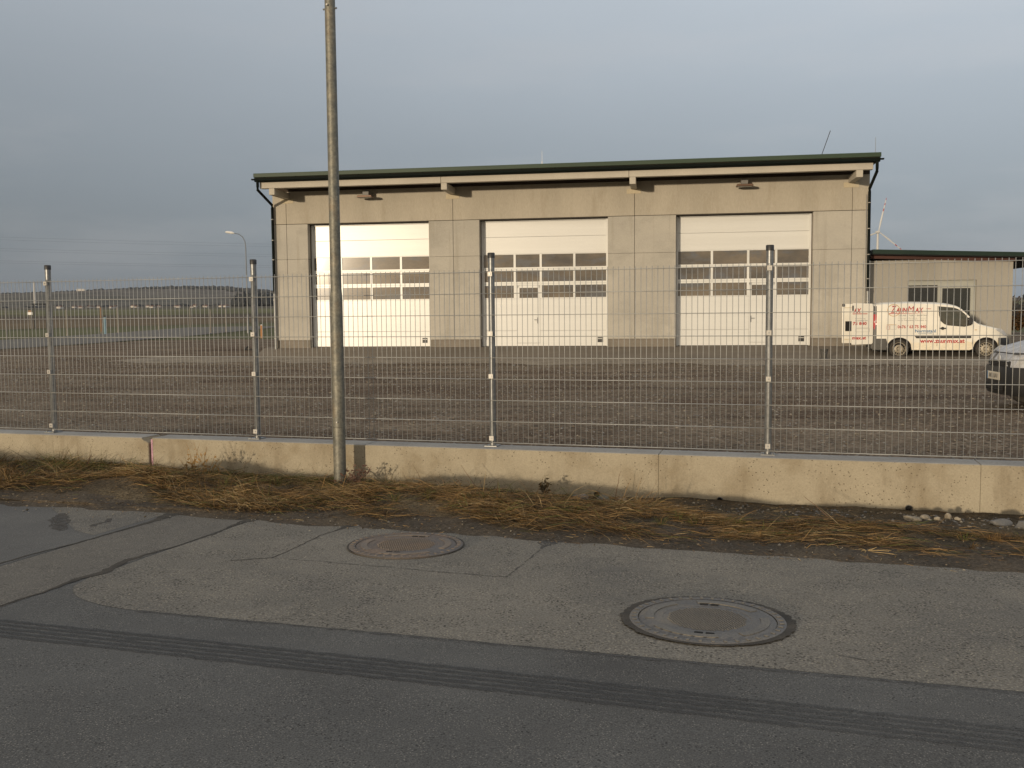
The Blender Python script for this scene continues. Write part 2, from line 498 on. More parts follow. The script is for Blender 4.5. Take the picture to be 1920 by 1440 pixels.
M['castworn'] = mat('cast_iron_worn', (0.150, 0.136, 0.114), (0.118, 0.11, 0.098), rough=0.6, metal=0.2, s1=7, s2=90, fine=0.3)
M['rustworn'] = mat('rusty_iron_worn', (0.185, 0.142, 0.105), (0.135, 0.117, 0.10), rough=0.7, metal=0.1, s1=5, s2=90, fine=0.3)
M['pipegrey'] = mat('grey_drain_pipe', (0.17, 0.17, 0.165), rough=0.6, fine=0.1)
M['rock'] = mat('pale_stone', (0.32, 0.275, 0.205), (0.215, 0.185, 0.14), rough=0.95, s1=12, s2=60, fine=0.2, bump=0.4, bs=40)
M['stonewarm'] = mat('yard_stone_warm', (0.21, 0.165, 0.115), (0.14, 0.11, 0.08), rough=0.95, s1=9, s2=60, fine=0.2)
M['stonegrey'] = mat('yard_stone_grey', (0.27, 0.255, 0.23), (0.18, 0.17, 0.155), rough=0.95, s1=9, s2=60, fine=0.2)
M['rockdark'] = mat('grey_stone', (0.155, 0.15, 0.14), (0.11, 0.105, 0.10), rough=0.95, s1=12, s2=60, fine=0.2, bump=0.4, bs=40)
for nm, c in (('straw', (0.30, 0.185, 0.072)), ('straw2', (0.19, 0.112, 0.045)), ('pale', (0.40, 0.29, 0.145)), ('brownblade', (0.10, 0.064, 0.032)),
              ('darkblade', (0.05, 0.038, 0.02)), ('greenblade', (0.105, 0.115, 0.03))):
    M[nm] = mat('dry_grass_' + nm, c, tuple(x * 0.75 for x in c), rough=0.75, s1=6, s2=40, fine=0.2, spec=0.2)
M['stem'] = mat('weed_stem', (0.17, 0.10, 0.05), (0.12, 0.07, 0.04), rough=0.9, s1=20, s2=60, fine=0.15)
M['bramble'] = mat('bramble_stem', (0.11, 0.058, 0.04), (0.08, 0.045, 0.032), rough=0.8, s1=20, s2=60, fine=0.15)
M['grass'] = mat('far_grass', (0.12, 0.125, 0.055), (0.15, 0.14, 0.06), rough=1, s1=0.09, s2=2.5, fine=0.22, spec=0.1)
M['turbine'] = mat('turbine_pale', (0.52, 0.51, 0.48), rough=0.6, fine=0.02)
M['turbinered'] = mat('turbine_red', (0.34, 0.055, 0.045), rough=0.6, fine=0.02)
M['housewall'] = mat('house_wall_pale', (0.52, 0.49, 0.44), rough=0.9, fine=0.05)
M['houseroof'] = mat('house_roof_brown', (0.15, 0.085, 0.06), rough=0.9, fine=0.1)
M['forest'] = mat('forest_dark', (0.036, 0.041, 0.045), (0.050, 0.052, 0.054), rough=1, s1=0.02, s2=0.2, fine=0.2, spec=0)
M['bushdark'] = mat('bush_twigs', (0.085, 0.065, 0.055), (0.06, 0.05, 0.044), rough=1, s1=1, s2=5, fine=0.2, spec=0.1)
M['bushrust'] = mat('bush_rust_leaves', (0.19, 0.095, 0.03), (0.13, 0.075, 0.03), rough=0.9, s1=1, s2=5, fine=0.25, spec=0.1)
M['white'] = mat('white_paint', (0.72, 0.70, 0.66), rough=0.5, fine=0.03)
M['blue'] = mat('pale_blue_paint', (0.16, 0.25, 0.30), (0.13, 0.21, 0.26), rough=0.5, fine=0.05)
M['orange'] = mat('orange_paint', (0.42, 0.20, 0.075), rough=0.6, fine=0.05)
M['postgrey'] = mat('weathered_post', (0.23, 0.21, 0.18), (0.17, 0.155, 0.13), rough=0.8, fine=0.1)
M['postbrown'] = mat('brown_post', (0.28, 0.17, 0.10), rough=0.8, fine=0.1)
M['cable'] = mat('cable_dark', (0.10, 0.105, 0.115), rough=0.7, fine=0.0)
M['lampbox'] = mat('lamp_brown_metal', (0.15, 0.085, 0.05), (0.11, 0.065, 0.042), rough=0.5, metal=0.3, fine=0.1)
M['bracket'] = mat('grey_bracket', (0.20, 0.19, 0.175), rough=0.6, fine=0.08)


def banded_field():
    """fields beyond the yard: bands of grass, track, ploughed earth and scrub by their distance"""
    mt = bpy.data.materials.new('fields')
    mt.use_nodes = True
    t = mt.node_tree
    b = t.nodes['Principled BSDF']
    b.inputs['Roughness'].default_value = 1
    b.inputs['Specular IOR Level'].default_value = 0.1
    g = t.nodes.new('ShaderNodeNewGeometry')
    sp = t.nodes.new('ShaderNodeSeparateXYZ')
    t.links.new(g.outputs['Position'], sp.inputs[0])
    n1 = t.nodes.new('ShaderNodeTexNoise')
    n1.inputs['Scale'].default_value = 0.02
    n1.inputs['Detail'].default_value = 6
    t.links.new(g.outputs['Position'], n1.inputs['Vector'])
    wob = t.nodes.new('ShaderNodeMath'); wob.operation = 'MULTIPLY_ADD'
    t.links.new(n1.outputs['Fac'], wob.inputs[0]); wob.inputs[1].default_value = 0.16; wob.inputs[2].default_value = -0.08
    lg = t.nodes.new('ShaderNodeMath'); lg.operation = 'LOGARITHM'
    mx = t.nodes.new('ShaderNodeMath'); mx.operation = 'MAXIMUM'
    t.links.new(sp.outputs['Y'], mx.inputs[0]); mx.inputs[1].default_value = 20.0
    t.links.new(mx.outputs[0], lg.inputs[0]); lg.inputs[1].default_value = 10.0
    ad = t.nodes.new('ShaderNodeMath'); ad.operation = 'ADD'
    t.links.new(lg.outputs[0], ad.inputs[0]); t.links.new(wob.outputs[0], ad.inputs[1])
    mr = t.nodes.new('ShaderNodeMapRange')
    mr.inputs['From Min'].default_value = 1.3; mr.inputs['From Max'].default_value = 3.5
    t.links.new(ad.outputs[0], mr.inputs['Value'])
    rp = t.nodes.new('ShaderNodeValToRGB')
    t.links.new(mr.outputs[0], rp.inputs[0])

    def pos(d): return (math.log10(d) - 1.3) / 2.2
    els = [(20, (.105, .105, .052)), (160, (.108, .106, .054)), (172, (.125, .095, .055)), (250, (.12, .088, .055)), (300, (.075, .055, .042)),
           (350, (.085, .07, .045)), (380, (.125, .12, .055)), (520, (.12, .115, .06)), (620, (.095, .085, .06)), (900, (.10, .085, .07)),
           (1500, (.085, .08, .065)), (2400, (.10, .085, .07))]
    rc = rp.color_ramp
    rc.elements[0].position = pos(els[0][0]); rc.elements[0].color = (*els[0][1], 1)
    rc.elements[1].position = pos(els[-1][0]); rc.elements[1].color = (*els[-1][1], 1)
    for d, c in els[1:-1]:
        e_ = rc.elements.new(pos(d)); e_.color = (*c, 1)
    n2 = t.nodes.new('ShaderNodeTexNoise')
    n2.inputs['Scale'].default_value = 0.012; n2.inputs['Detail'].default_value = 8; n2.inputs['Roughness'].default_value = 0.65
    t.links.new(g.outputs['Position'], n2.inputs['Vector'])
    m2 = t.nodes.new('ShaderNodeMapRange')
    m2.inputs['From Min'].default_value = 0.35; m2.inputs['From Max'].default_value = 0.65
    m2.inputs['To Min'].default_value = 0.7; m2.inputs['To Max'].default_value = 1.3
    t.links.new(n2.outputs['Fac'], m2.inputs['Value'])
    vm = t.nodes.new('ShaderNodeVectorMath'); vm.operation = 'SCALE'
    t.links.new(rp.outputs['Color'], vm.inputs[0]); t.links.new(m2.outputs[0], vm.inputs['Scale'])
    t.links.new(vm.outputs[0], b.inputs['Base Color'])
    return mt


M['fields'] = banded_field()


def faded_print(name, col, scale, lo, hi, base_alpha=0.9, grad=None):
    """thin print on the asphalt that is worn through by noise"""
    mt = bpy.data.materials.new(name)
    mt.use_nodes = True
    t = mt.node_tree
    b = t.nodes['Principled BSDF']
    b.inputs['Roughness'].default_value = 0.7
    b.inputs['Base Color'].default_value = (*col, 1)
    g = t.nodes.new('ShaderNodeNewGeometry')
    n_ = t.nodes.new('ShaderNodeTexNoise')
    n_.inputs['Scale'].default_value = scale
    n_.inputs['Detail'].default_value = 4
    n_.inputs['Roughness'].default_value = 0.75
    t.links.new(g.outputs['Position'], n_.inputs['Vector'])
    r_ = t.nodes.new('ShaderNodeMapRange')
    r_.inputs['From Min'].default_value = lo
    r_.inputs['From Max'].default_value = hi
    r_.inputs['To Min'].default_value = base_alpha
    r_.inputs['To Max'].default_value = 0.05
    t.links.new(n_.outputs['Fac'], r_.inputs['Value'])
    a = r_.outputs[0]
    if grad:                                         # wears out along the road
        dp = t.nodes.new('ShaderNodeVectorMath'); dp.operation = 'DOT_PRODUCT'
        t.links.new(g.outputs['Position'], dp.inputs[0]); dp.inputs[1].default_value = DF
        r3 = t.nodes.new('ShaderNodeMapRange')
        r3.inputs['From Min'].default_value = grad[0]; r3.inputs['From Max'].default_value = grad[1]
        r3.inputs['To Min'].default_value = 1.0; r3.inputs['To Max'].default_value = grad[2]
        t.links.new(dp.outputs['Value'], r3.inputs['Value'])
        mu = t.nodes.new('ShaderNodeMath'); mu.operation = 'MULTIPLY'
        t.links.new(a, mu.inputs[0]); t.links.new(r3.outputs[0], mu.inputs[1])
        a = mu.outputs[0]
    t.links.new(a, b.inputs['Alpha'])
    return mt


M['rubber'] = faded_print('tyre_rubber_print', (0.038, 0.038, 0.038), 110, 0.40, 0.75, 0.64, (-1.2, 2.2, 0.3))
M['damp'] = faded_print('damp_edge', (0.055, 0.046, 0.036), 14, 0.48, 0.62, 0.85)
M['seam'] = faded_print('asphalt_seam', (0.055, 0.050, 0.044), 16, 0.42, 0.60, 0.75)
M['seamsoft'] = faded_print('asphalt_seam_soft', (0.065, 0.062, 0.058), 16, 0.40, 0.62, 0.6)


# ------------------------------------------------------------------ TERRAIN
def T(x, y):
    """height of open land"""
    z = -0.32 + 0.29 * sm(14, 45, y)
    z += sm(60, 150, y) * max(0.0, min(0.9, (x + 82) * 0.0185))
    z += 3.1 * sm(155, 380, y) + 0.0195 * max(0.0, min(y, 900) - 350)
    hh = 52 + 8 * math.exp(-((x + 850) / 260) ** 2) - 12 * sm(-780, -500, x) + 3 * math.sin(x * 0.006) - 20 * sm(200, 1200, x)
    z += hh * sm(900, 2500, y)
    return z


def sheet(name, xs, ys, zf, mt, parent=None, kind='structure', frame=None):
    vs_ = []
    for y in ys:
        for x in xs:
            p = frame(x, y) if frame else (x, y)
            vs_.append((p[0], p[1], zf(x, y)))
    nx = len(xs)
    fs_ = [(j * nx + i, j * nx + i + 1, (j + 1) * nx + i + 1, (j + 1) * nx + i) for j in range(len(ys) - 1) for i in range(nx - 1)]
    b = MB().add(vs_, fs_)
    o = b.build(name, mt, parent, fix=False)
    o.data.polygons.foreach_set('use_smooth', [True] * len(o.data.polygons))
    if parent is None:
        o['kind'] = kind
    return o


xs = [-3000, -2200, -1700] + list(range(-1500, 1501, 60)) + [1700, 2200, 3000]
xs = sorted(set(xs + [-120, -90, -75, -60, -45, -30, -15, 0, 15, 30, 45, 60, 80, 100]))
ys = [-3000, -1500, -700, -300, -120, -60, -30, 0, 5, 10, 14, 20, 28, 36, 45, 55, 65, 80, 95, 110, 130, 150, 165, 180, 210, 250, 300, 350, 380, 430, 500, 600,
      700, 800, 900, 1000, 1150, 1300, 1450, 1600, 1800, 2000, 2200, 2350, 2500, 2700, 3000, 3500]
sheet('ground', xs, ys, lambda x, y: T(x, y) - (0.3 if y < 14 else 0.02), M['fields'])


def noise2(x, y, k=1.0):
    return (math.sin(x * 1.7 * k + 1.3) * math.cos(y * 2.1 * k + .4) + math.sin(x * 4.1 * k + y * 2.7 * k) * .5 + math.sin(-x * 7.3 * k + y * 6.1 * k + 2) * .25) / 1.75


# track and far road
o = sheet('path', [-160 + i * 8 for i in range(24)], [146, 150, 154, 158], lambda x, y: T(x, y) + 0.05, M['yardlight'])
road_far = sheet('side_road', [-37.6, -34, -30, -26.2], [16, 24, 32, 40, 50, 60, 75, 90, 105, 111], lambda x, y: max(T(x, y), -0.03) + 0.03 if y > 40 else 0.02, M['midasphalt'])


def zy(x, y):
    """yard surface"""
    n = Vector((x, y, 0)).dot(NF)
    z = 0.115 - 0.135 * sm(8, 26, n)
    z += 0.018 * noise2(x, y, .45) + 0.010 * noise2(x, y, 1.9) * (1 - sm(11, 16, n))
    if x < -10 and y > 36:
        z += 0.10 * math.exp(-((y - 45 - (x + 16) * .3) / 1.4) ** 2) * sm(-19, -16, x) + 0.08 * math.exp(-((y - 41) / 1.0) ** 2) * sm(-16, -13.5, x)
    return z


# yard gravel: laid out in the fence frame (s along the fence, n away from it)
ss = [-46 + i * 0.9 for i in range(108)]
ns = [8.45, 8.62, 8.8, 9.0, 9.3, 9.7] + [10.1 + i * 0.55 for i in range(26)] + [24.6 + i * 1.2 for i in range(46)]


def yard_sheet():
    vs_, fs_, keep = [], [], {}
    for j, n in enumerate(ns):
        for i, s in enumerate(ss):
            p = F(s, n)
            vs_.append((p[0], p[1], zy(p[0], p[1])))
    nx = len(ss)
    for j in range(len(ns) - 1):
        for i in range(nx - 1):
            c = F(ss[i] + .45, (ns[j] + ns[j + 1]) / 2)
            if c[0] < -26.0 or c[1] > 80:
                continue
            fs_.append((j * nx + i, j * nx + i + 1, (j + 1) * nx + i + 1, (j + 1) * nx + i))
    o_ = MB().add(vs_, fs_).build('yard', M['yard'], fix=False)
    o_['kind'] = 'structure'
    o_.data.polygons.foreach_set('use_smooth', [True] * len(o_.data.polygons))
    return o_


yard = yard_sheet()
# pale gravel strip along the apron and loose brown ridges of earth at the left of the yard
OB = Vector((-7.8364, 36.9704, 0.323))
DB = Vector((math.cos(YB), -math.sin(YB), 0))
NB = Vector((math.sin(YB), math.cos(YB), 0))


def B(s, d, z=0.0):
    v = OB + DB * s + NB * d
    return (v.x, v.y, z)


vs_, fs_ = [], []
NI, NQ = 150, 14
for i in range(NI + 1):
    s = -6 + i * 0.2
    far_ = -5.2 - .09 * s - .9 * noise2(s, 3.0, .55) - .35 * noise2(s, 5.0, 2.3)
    for q in range(NQ + 1):
        dd = -0.5 + (far_ + 0.5) * q / NQ
        p = B(s, dd)
        vs_.append((p[0], p[1], zy(p[0], p[1]) + 0.022 * (1 - (q / NQ) ** 6) - .004 * (q == NQ)))
fs_ = [(i * (NQ + 1) + q, i * (NQ + 1) + q + 1, (i + 1) * (NQ + 1) + q + 1, (i + 1) * (NQ + 1) + q) for i in range(NI) for q in range(NQ)]
o = MB().add(vs_, fs_).build('pale_gravel_strip', M['yardlight'], yard, fix=True)

# ------------------------------------------------------------------ ROAD
ro = []
road = sheet('road', [-70, -40, -25] + [-20 + i for i in range(36)] + [20, 30, 45, 70], [-7, -4, 0, 1, 2, 3, 4, 5, 6, 7.0], lambda s, n: zr(n), M['lane'],
             frame=lambda s, n: F(s, n)[:2])
sheet('opposite_verge', [-70, -30, 0, 30, 70], [-40, -20, -10, -7.0], lambda s, n: zr(7) - (.02 if n < -7.01 else 0), M['grass'], frame=lambda s, n: F(s, n)[:2])


def jag(s, k=1.0, amp=1.0):
    return amp * (0.5 * math.sin(s * 2.3 * k + .7) + 0.3 * math.sin(s * 5.9 * k + 2.1) + 0.2 * math.sin(s * 13.7 * k))


def strip(name, mt, a, b, lift, parent=road):
    """sheet between two polylines given as lists of (s, n)"""
    vs_ = []
    for (s, n), (s2, n2) in zip(a, b):
        vs_.append(F(s, n, zr(n) + lift))
        vs_.append(F(s2, n2, zr(n2) + lift))
    fs_ = [(2 * i, 2 * i + 2, 2 * i + 3, 2 * i + 1) for i in range(len(a) - 1)]
    bm_ = MB().add(vs_, fs_)
    o_ = bm_.build(name, mt, parent, fix=False)
    for p in o_.data.polygons:
        if p.normal.z < 0:
            p.flip()
    return o_


# worn shoulder right of the second crack, rounded near corner
a, b_ = [], []
S_ = [-4.04 + i * 0.05 for i in range(100)] + [1 + i for i in range(40)]
for s in S_:
    if s < -3.3:
        q = (s + 4.04) / 0.74
        near = 4.70 - 0.50 * math.sqrt(max(0.0, 1 - (1 - q) ** 2))
    else:
        near = 4.20
    near += jag(s, 3, 0.0038)
    a.append((s, near))
    b_.append((s, 6.95))
strip('worn_shoulder', M['oldasphalt'], a, b_, 0.0015)
S_ = [-4.78 + i * 0.06 for i in range(13)]
strip('worn_shoulder', M['midasphalt'], [(s, 3.95 + jag(s, 2, .02)) for s in S_], [(s, 6.95) for s in S_], 0.0015)
S_ = [-30, -20, -12] + [-8 + i * 0.2 for i in range(17)]
strip('worn_shoulder', M['newasphalt'], [(s, 4.25 + jag(s, 2, .03)) for s in S_], [(s, 6.95) for s in S_], 0.0015)
# the lighter pointed patch at the left edge
strip('asphalt_patch', M['oldasphalt'], [(-5.95, 6.52), (-5.6, 6.24), (-5.3, 5.98), (-5.1, 5.82), (-4.86, 5.72)], [(-5.9, 6.6), (-5.6, 6.62), (-5.3, 6.62), (-5.1, 6.6), (-4.86, 6.6)], 0.0026)


def line_strip(name, mt, pts, wd, lift, parent=road, j=0.5):
    """thin uneven strip along a polyline in (s, n)"""
    dense = []
    for (p, q) in zip(pts[:-1], pts[1:]):
        L = math.hypot(q[0] - p[0], q[1] - p[1])
        k = max(2, int(L / 0.04))
        for i in range(k):
            t_ = i / k
            dense.append((p[0] + (q[0] - p[0]) * t_, p[1] + (q[1] - p[1]) * t_))
    dense.append(pts[-1])
    A_, B_ = [], []
    N = len(dense)
    for i, (s, n) in enumerate(dense):
        p, q = dense[max(0, i - 1)], dense[min(N - 1, i + 1)]
        d = math.hypot(q[0] - p[0], q[1] - p[1]) or 1
        nx_, ny_ = -(q[1] - p[1]) / d, (q[0] - p[0]) / d
        wv = wd(i / (N - 1)) if callable(wd) else wd
        c = rnd.uniform(-1, 1) * 0.012 * j
        A_.append((s + nx_ * (wv * rnd.uniform(.6, 1.25) / 2 + c), n + ny_ * (wv * rnd.uniform(.6, 1.25) / 2 + c)))
        B_.append((s - nx_ * (wv * rnd.uniform(.6, 1.25) / 2 - c), n - ny_ * (wv * rnd.uniform(.6, 1.25) / 2 - c)))
    return strip(name, mt, A_, B_, lift, parent)


line_strip('road_crack', M['crack'], [(-4.85, 3.2), (-4.84, 4.84), (-4.84, 5.1), (-4.79, 5.45), (-4.78, 5.88), (-4.77, 6.23), (-4.81, 6.7)], lambda t_: .022 + 2.2 * max(0, t_ - .80) ** 1.6, 0.0038)
line_strip('road_crack', M['crack'], [(-4.10, 3.4), (-4.08, 4.07), (-4.06, 4.35), (-4.08, 4.67), (-4.04, 4.81), (-4.11, 5.15), (-4.05, 5.57), (-4.03, 5.99), (-4.07, 6.32), (-4.03, 6.75)],
           lambda t_: .020 + .05 * math.exp(-((t_ - .45) / .10) ** 2) + 2.4 * max(0, t_ - .82) ** 1.6, 0.0038)
line_strip('road_crack', M['crack'], [(-3.45, 5.30), (-3.23, 5.44), (-3.23, 5.79), (-3.25, 6.14), (-3.19, 6.6)], lambda t_: .010 + 1.6 * max(0, t_ - .78) ** 1.6, 0.0038)
line_strip('road_crack', M['seam'], [(-3.23, 5.44), (-2.5, 5.42), (-1.95, 5.38), (-1.60, 5.38)], .016, 0.0038)
line_strip('road_crack', M['seam'], [(-1.61, 5.38), (-1.60, 5.77), (-1.59, 6.5)], lambda t_: .014 + 2.2 * max(0, t_ - .68) ** 1.7, 0.0038)
line_strip('road_crack', M['damp'], [(-5.70, 6.36), (-5.60, 6.22), (-5.45, 6.05), (-5.30, 5.88), (-5.2, 5.80)], lambda t_: .05 + .10 * t_ * (1 - t_) * 4, 0.0042, j=1.2)
line_strip('road_crack', M['damp'], [(-5.18, 6.28), (-5.10, 6.16), (-5.14, 6.05), (-5.08, 5.98)], .05, 0.0042, j=1.0)
line_strip('road_crack', M['seam'], [(.18, 4.47), (.33, 4.43), (.45, 4.42)], .012, 0.0038)
# seam between the smooth lane and the worn shoulder
line_strip('lane_seam', M['seamsoft'], [(-3.3, 4.185), (-2.4, 4.185), (0, 4.18), (3, 4.18), (9, 4.18)], .03, 0.0032)
# black tyre track: five ribs
for k in range(5):
    c = 3.865 - 0.05 * k - 0.012
    line_strip('tyre_mark', M['rubber'], [(-14, c + .02), (-6, c + .005), (-3, c), (-1, c - .02), (1, c - .07), (3.2, c - .12)], .039, 0.0032, j=.04)

# ------------------------------------------------------------------ VERGE
def zv(s, n):
    """verge ground: dirt at the asphalt edge, low mounds of mown grass, soil at the wall"""
    edge = sm(6.35, 6.75, n)
    z = zr(n) + 0.014 - 0.02 * (1 - sm(6.2, 6.5, n + jag(s, 1.2, .05)))
    z += edge * (0.012 + 0.012 * noise2(s, n, 3.1))
    right = sm(-1.0, -.2, s)
    hump = math.exp(-((n - 7.35 - .1 * math.sin(s * 1.1)) / .38) ** 2) * (0.075 + 0.04 * math.sin(s * 2.1 + 1) + 0.02 * math.sin(s * 5.3))
    z += hump * (1 - right * .65) * (1.25 if s < -4.5 else 1)
    z += sm(7.6, 8.3, n) * (0.02 * (1 - right) - .019 * right + .010 * right * noise2(s * 2.2, 1.0, 2.0) + .06 * (1 - sm(-6.5, -4.5, s)) - .05 * math.exp(-((s + 1.7) / .8) ** 2))
    return z


vs_s = [-30, -24, -18, -14] + [-12 + i * 0.08 for i in range(225)] + [8, 12, 18, 30]
vs_n = [6.18 + i * 0.055 for i in range(40)]
verge = sheet('verge', vs_s, vs_n, lambda s, n: zv(s, n), [M['dirt'], M['soil']], frame=lambda s, n: F(s, n + ((.24 - .05 * (max(-7, min(2.5, s)) + 4) + jag(s, 1.1, .07) + jag(s, 4.1, .03)) * (1 - sm(6.3, 6.75, n)) if -12 < s < 6 else 0))[:2])
idx = []
for j in range(len(vs_n) - 1):
    for i in range(len(vs_s) - 1):
        idx.append(1 if vs_n[j] + jag(vs_s[i], 1.0, .08) > 6.85 else 0)
verge.data.polygons.foreach_set('material_index', idx)

# dry flattened grass, individually modelled blades in one mass
def grass_mass():
    V, Fc, MI = [], [], []

    def blade(s, n, z, L, az, el, bend, wd, mi):
        p = np.array(F(s, n, z))
        d = np.array(DF) * math.cos(az) + np.array(NF) * math.sin(az)
        side = np.array(DF) * -math.sin(az) + np.array(NF) * math.cos(az)
        up = np.array((0, 0, 1.0))
        o_ = len(V)
        tilt = rnd.uniform(-.8, .8)
        sd = side * math.cos(tilt) + up * math.sin(tilt)
        q = p.copy()
        ee = el
        for k in range(3):
            wk = wd * (1, .8, 0.0)[k]
            if k < 2:
                V.append(tuple(q - sd * wk / 2)); V.append(tuple(q + sd * wk / 2))
                q = q + (d * math.cos(ee) + up * math.sin(ee)) * L / 2
                ee -= bend
            else:
                V.append(tuple(q))
        Fc.append((o_, o_ + 1, o_ + 3, o_ + 2)); Fc.append((o_ + 2, o_ + 3, o_ + 4))
        MI.extend((mi, mi))

    nb = 0
    while nb < 52000:
        s = rnd.uniform(-10.5, 4.2)
        n = rnd.uniform(6.5, 8.3)
        right = sm(-1.5, -.5, s)
        f0 = 6.93 - .058 * (max(-7, min(1.2, s)) + 6) + .09 * math.sin(s * 1.9) + .06 * math.sin(s * 4.7 + 1) + rnd.gauss(0, .06)
        b0 = 8.30 * (1 - right) + (7.34 + .10 * math.sin(s * 3)) * right + rnd.gauss(0, .05)
        if n < f0 or n > b0:
            continue
        clump = noise2(s * 1.0, n * 1.6, 1.6)
        patchy = noise2(s * .9 + 4, n * 2.3, 1.1)
        dens = 1.0 if n < 7.85 else 0.5
        if -3.2 < s < -1.0 and n > 7.72: dens = .08
        if -4.6 < s < -3.2 and n > 7.75: dens = .30
        if right > .5:                               # two thin raked ridges with earth between
            c1, c2 = 6.78 + .05 * math.sin(s * 1.3), 7.16 + .06 * math.sin(s * 1.1 + 2)
            dens = .22 + .8 * max(math.exp(-((n - c1) / .13) ** 2) * .75, math.exp(-((n - c2) / .12) ** 2))
        if rnd.random() > dens * (0.50 + .80 * clump + .50 * patchy):
            continue
        main = math.pi if rnd.random() < .35 else 0.0
        az = main + rnd.gauss(0.0, .34 if right > .5 else .5) + .3 * math.sin(s * 2.2 + n * 3)
        el = abs(rnd.gauss(.08, .15))
        L = rnd.uniform(.08, .32)
        if rnd.random() < .03:
            el = rnd.uniform(.5, 1.2)
        if s < -6.8 and n > 7.0 and rnd.random() < .5:
            el += rnd.uniform(.1, .6); L *= 1.15
        if right > .5: el *= .6; L *= .85
        z = zv(s, n) + rnd.uniform(-.006, .038 - .02 * right) * (1.2 if n < 7.9 else .6)
        t_ = clump * .55 + patchy * .25 + rnd.gauss(-.06, .40) - .12 * right
        if n > 7.8 and rnd.random() < .4 or rnd.random() < .10:
            mi = 5
        elif t_ > .62: mi = 2
        elif t_ > .10: mi = 0
        elif t_ > -.28: mi = 1
        elif t_ > -.52: mi = 3
        else: mi = 4
        if n < f0 + .10 and rnd.random() < .5: mi = 4 if rnd.random() < .5 else 3
        blade(s, n, z, L, az, el, rnd.uniform(0.0, .55), rnd.uniform(.0022, .0055), mi)
        nb += 1
    # broken bits of straw and litter lying over the bare earth
    for k in range(9000):
        s = rnd.uniform(-10, 4)
        n = rnd.uniform(6.45 - .05 * (max(-7, min(2, s)) + 4) * .8, 8.28)
        blade(s, n, zv(s, n) + rnd.uniform(.001, .008), rnd.uniform(.015, .07), rnd.uniform(0, 6.3), rnd.uniform(-.05, .15), rnd.uniform(0, .2), rnd.uniform(.002, .006), rnd.choice((0, 1, 2, 3, 3, 4, 4, 1)))
    # rooted tufts with short upright blades
    for k in range(150):
        s = rnd.uniform(-9.5, 3.5)
        right = sm(-1.5, -.5, s)
        n = rnd.uniform(7.1, 8.2) if right < .5 else rnd.uniform(6.7, 7.25)
        if -3.2 < s < -1.0 and n > 7.7: continue
        mk = rnd.choice((5, 5, 4, 1, 3))
        for q in range(rnd.randrange(25, 60)):
            a_ = rnd.uniform(0, 6.3)
            rr_ = abs(rnd.gauss(0, .028))
            blade(s + rr_ * math.cos(a_), n + rr_ * math.sin(a_), zv(s, n) - .005, rnd.uniform(.05, .16) * (1 - .35 * right), a_, rnd.uniform(.5, 1.35), rnd.uniform(.3, .9), rnd.uniform(.002, .0045),
                  mk if rnd.random() < .7 else rnd.choice((0, 1, 3)))
    b = MB()
    b.v, b.f, b.m = V, Fc, MI
    o_ = b.build('dry_grass', [M['straw'], M['straw2'], M['pale'], M['brownblade'], M['darkblade'], M['greenblade']], fix=False)
    o_['kind'] = 'stuff'
    o_['label'] = 'flattened dry straw coloured grass along the verge below the wall'


grass_mass()


def octa(V, Fc, c, r, seed):
    o_ = len(V)
    rr = random.Random(seed)
    for d in ((1, 0, 0), (-1, 0, 0), (0, 1, 0), (0, -1, 0), (0, 0, 1), (0, 0, -1)):
        k = r * rr.uniform(.6, 1.15)
        V.append((c[0] + d[0] * k, c[1] + d[1] * k, c[2] + d[2] * k * .6))
    a_, b__ = rr.uniform(0, 6.3), 0
    ca, sa = math.cos(a_), math.sin(a_)
    for i in range(o_, o_ + 6):
        x, y, z = V[i]
        dx, dy = x - c[0], y - c[1]
        V[i] = (c[0] + dx * ca - dy * sa, c[1] + dx * sa + dy * ca, z)
    for f in ((0, 2, 4), (2, 1, 4), (1, 3, 4), (3, 0, 4), (2, 0, 5), (1, 2, 5), (3, 1, 5), (0, 3, 5)):
        Fc.append(tuple(i + o_ for i in f))


def pebbles(name, pts, mts, label):
    V, Fc, MI = [], [], []
    for k, (p, r) in enumerate(pts):
        n0 = len(Fc)
        octa(V, Fc, p, r, k)
        mi = rnd.randrange(len(mts))
        MI += [mi] * (len(Fc) - n0)
    b = MB(); b.v, b.f, b.m = V, Fc, MI
    o_ = b.build(name, mts, fix=False)
    o_['kind'] = 'stuff'
    o_['label'] = label
    return o_


pts = []
for k in range(1500):
    s = rnd.uniform(-9, 3.5)
    n = 6.25 + abs(rnd.gauss(0.12, .28)) if rnd.random() < .55 else rnd.uniform(7.4, 8.28)
    if n > 7.3 and s < -.9 and rnd.random() < .7:
        continue
    r = 0.004 + 0.012 * rnd.random() ** 4
    pts.append((F(s, n, zv(s, n) + r * .25), r))
for k in range(420):
    s = rnd.gauss(1.15, .55) if k % 3 else rnd.gauss(-.6, .5)
    n = rnd.uniform(7.45, 8.1)
    r = 0.006 + 0.016 * rnd.random() ** 2.2
    pts.append((F(s, n, zv(s, n) + r * .2), r))
pebbles('verge_pebbles', pts, [M['rockdark'], M['soil'], M['rockdark'], M['stonewarm'], M['rock']], 'small loose pebbles scattered on the verge dirt')
pts = []
for k in range(30000):
    n = 8.66 + 24 * rnd.random() ** 1.35
    s = rnd.uniform(-1.15 * n - 1, .62 * n)
    p = F(s, n)
    r = (0.006 + 0.017 * rnd.random() ** 2.5) * (1 + max(0, n - 10) * .045)
    pts.append(((p[0], p[1], zy(p[0], p[1]) + r * .2), r))
pebbles('yard_stones', pts, [M['stonegrey'], M['stonegrey'], M['stonewarm'], M['rockdark'], M['rock']], 'loose gravel stones lying over the brown yard')

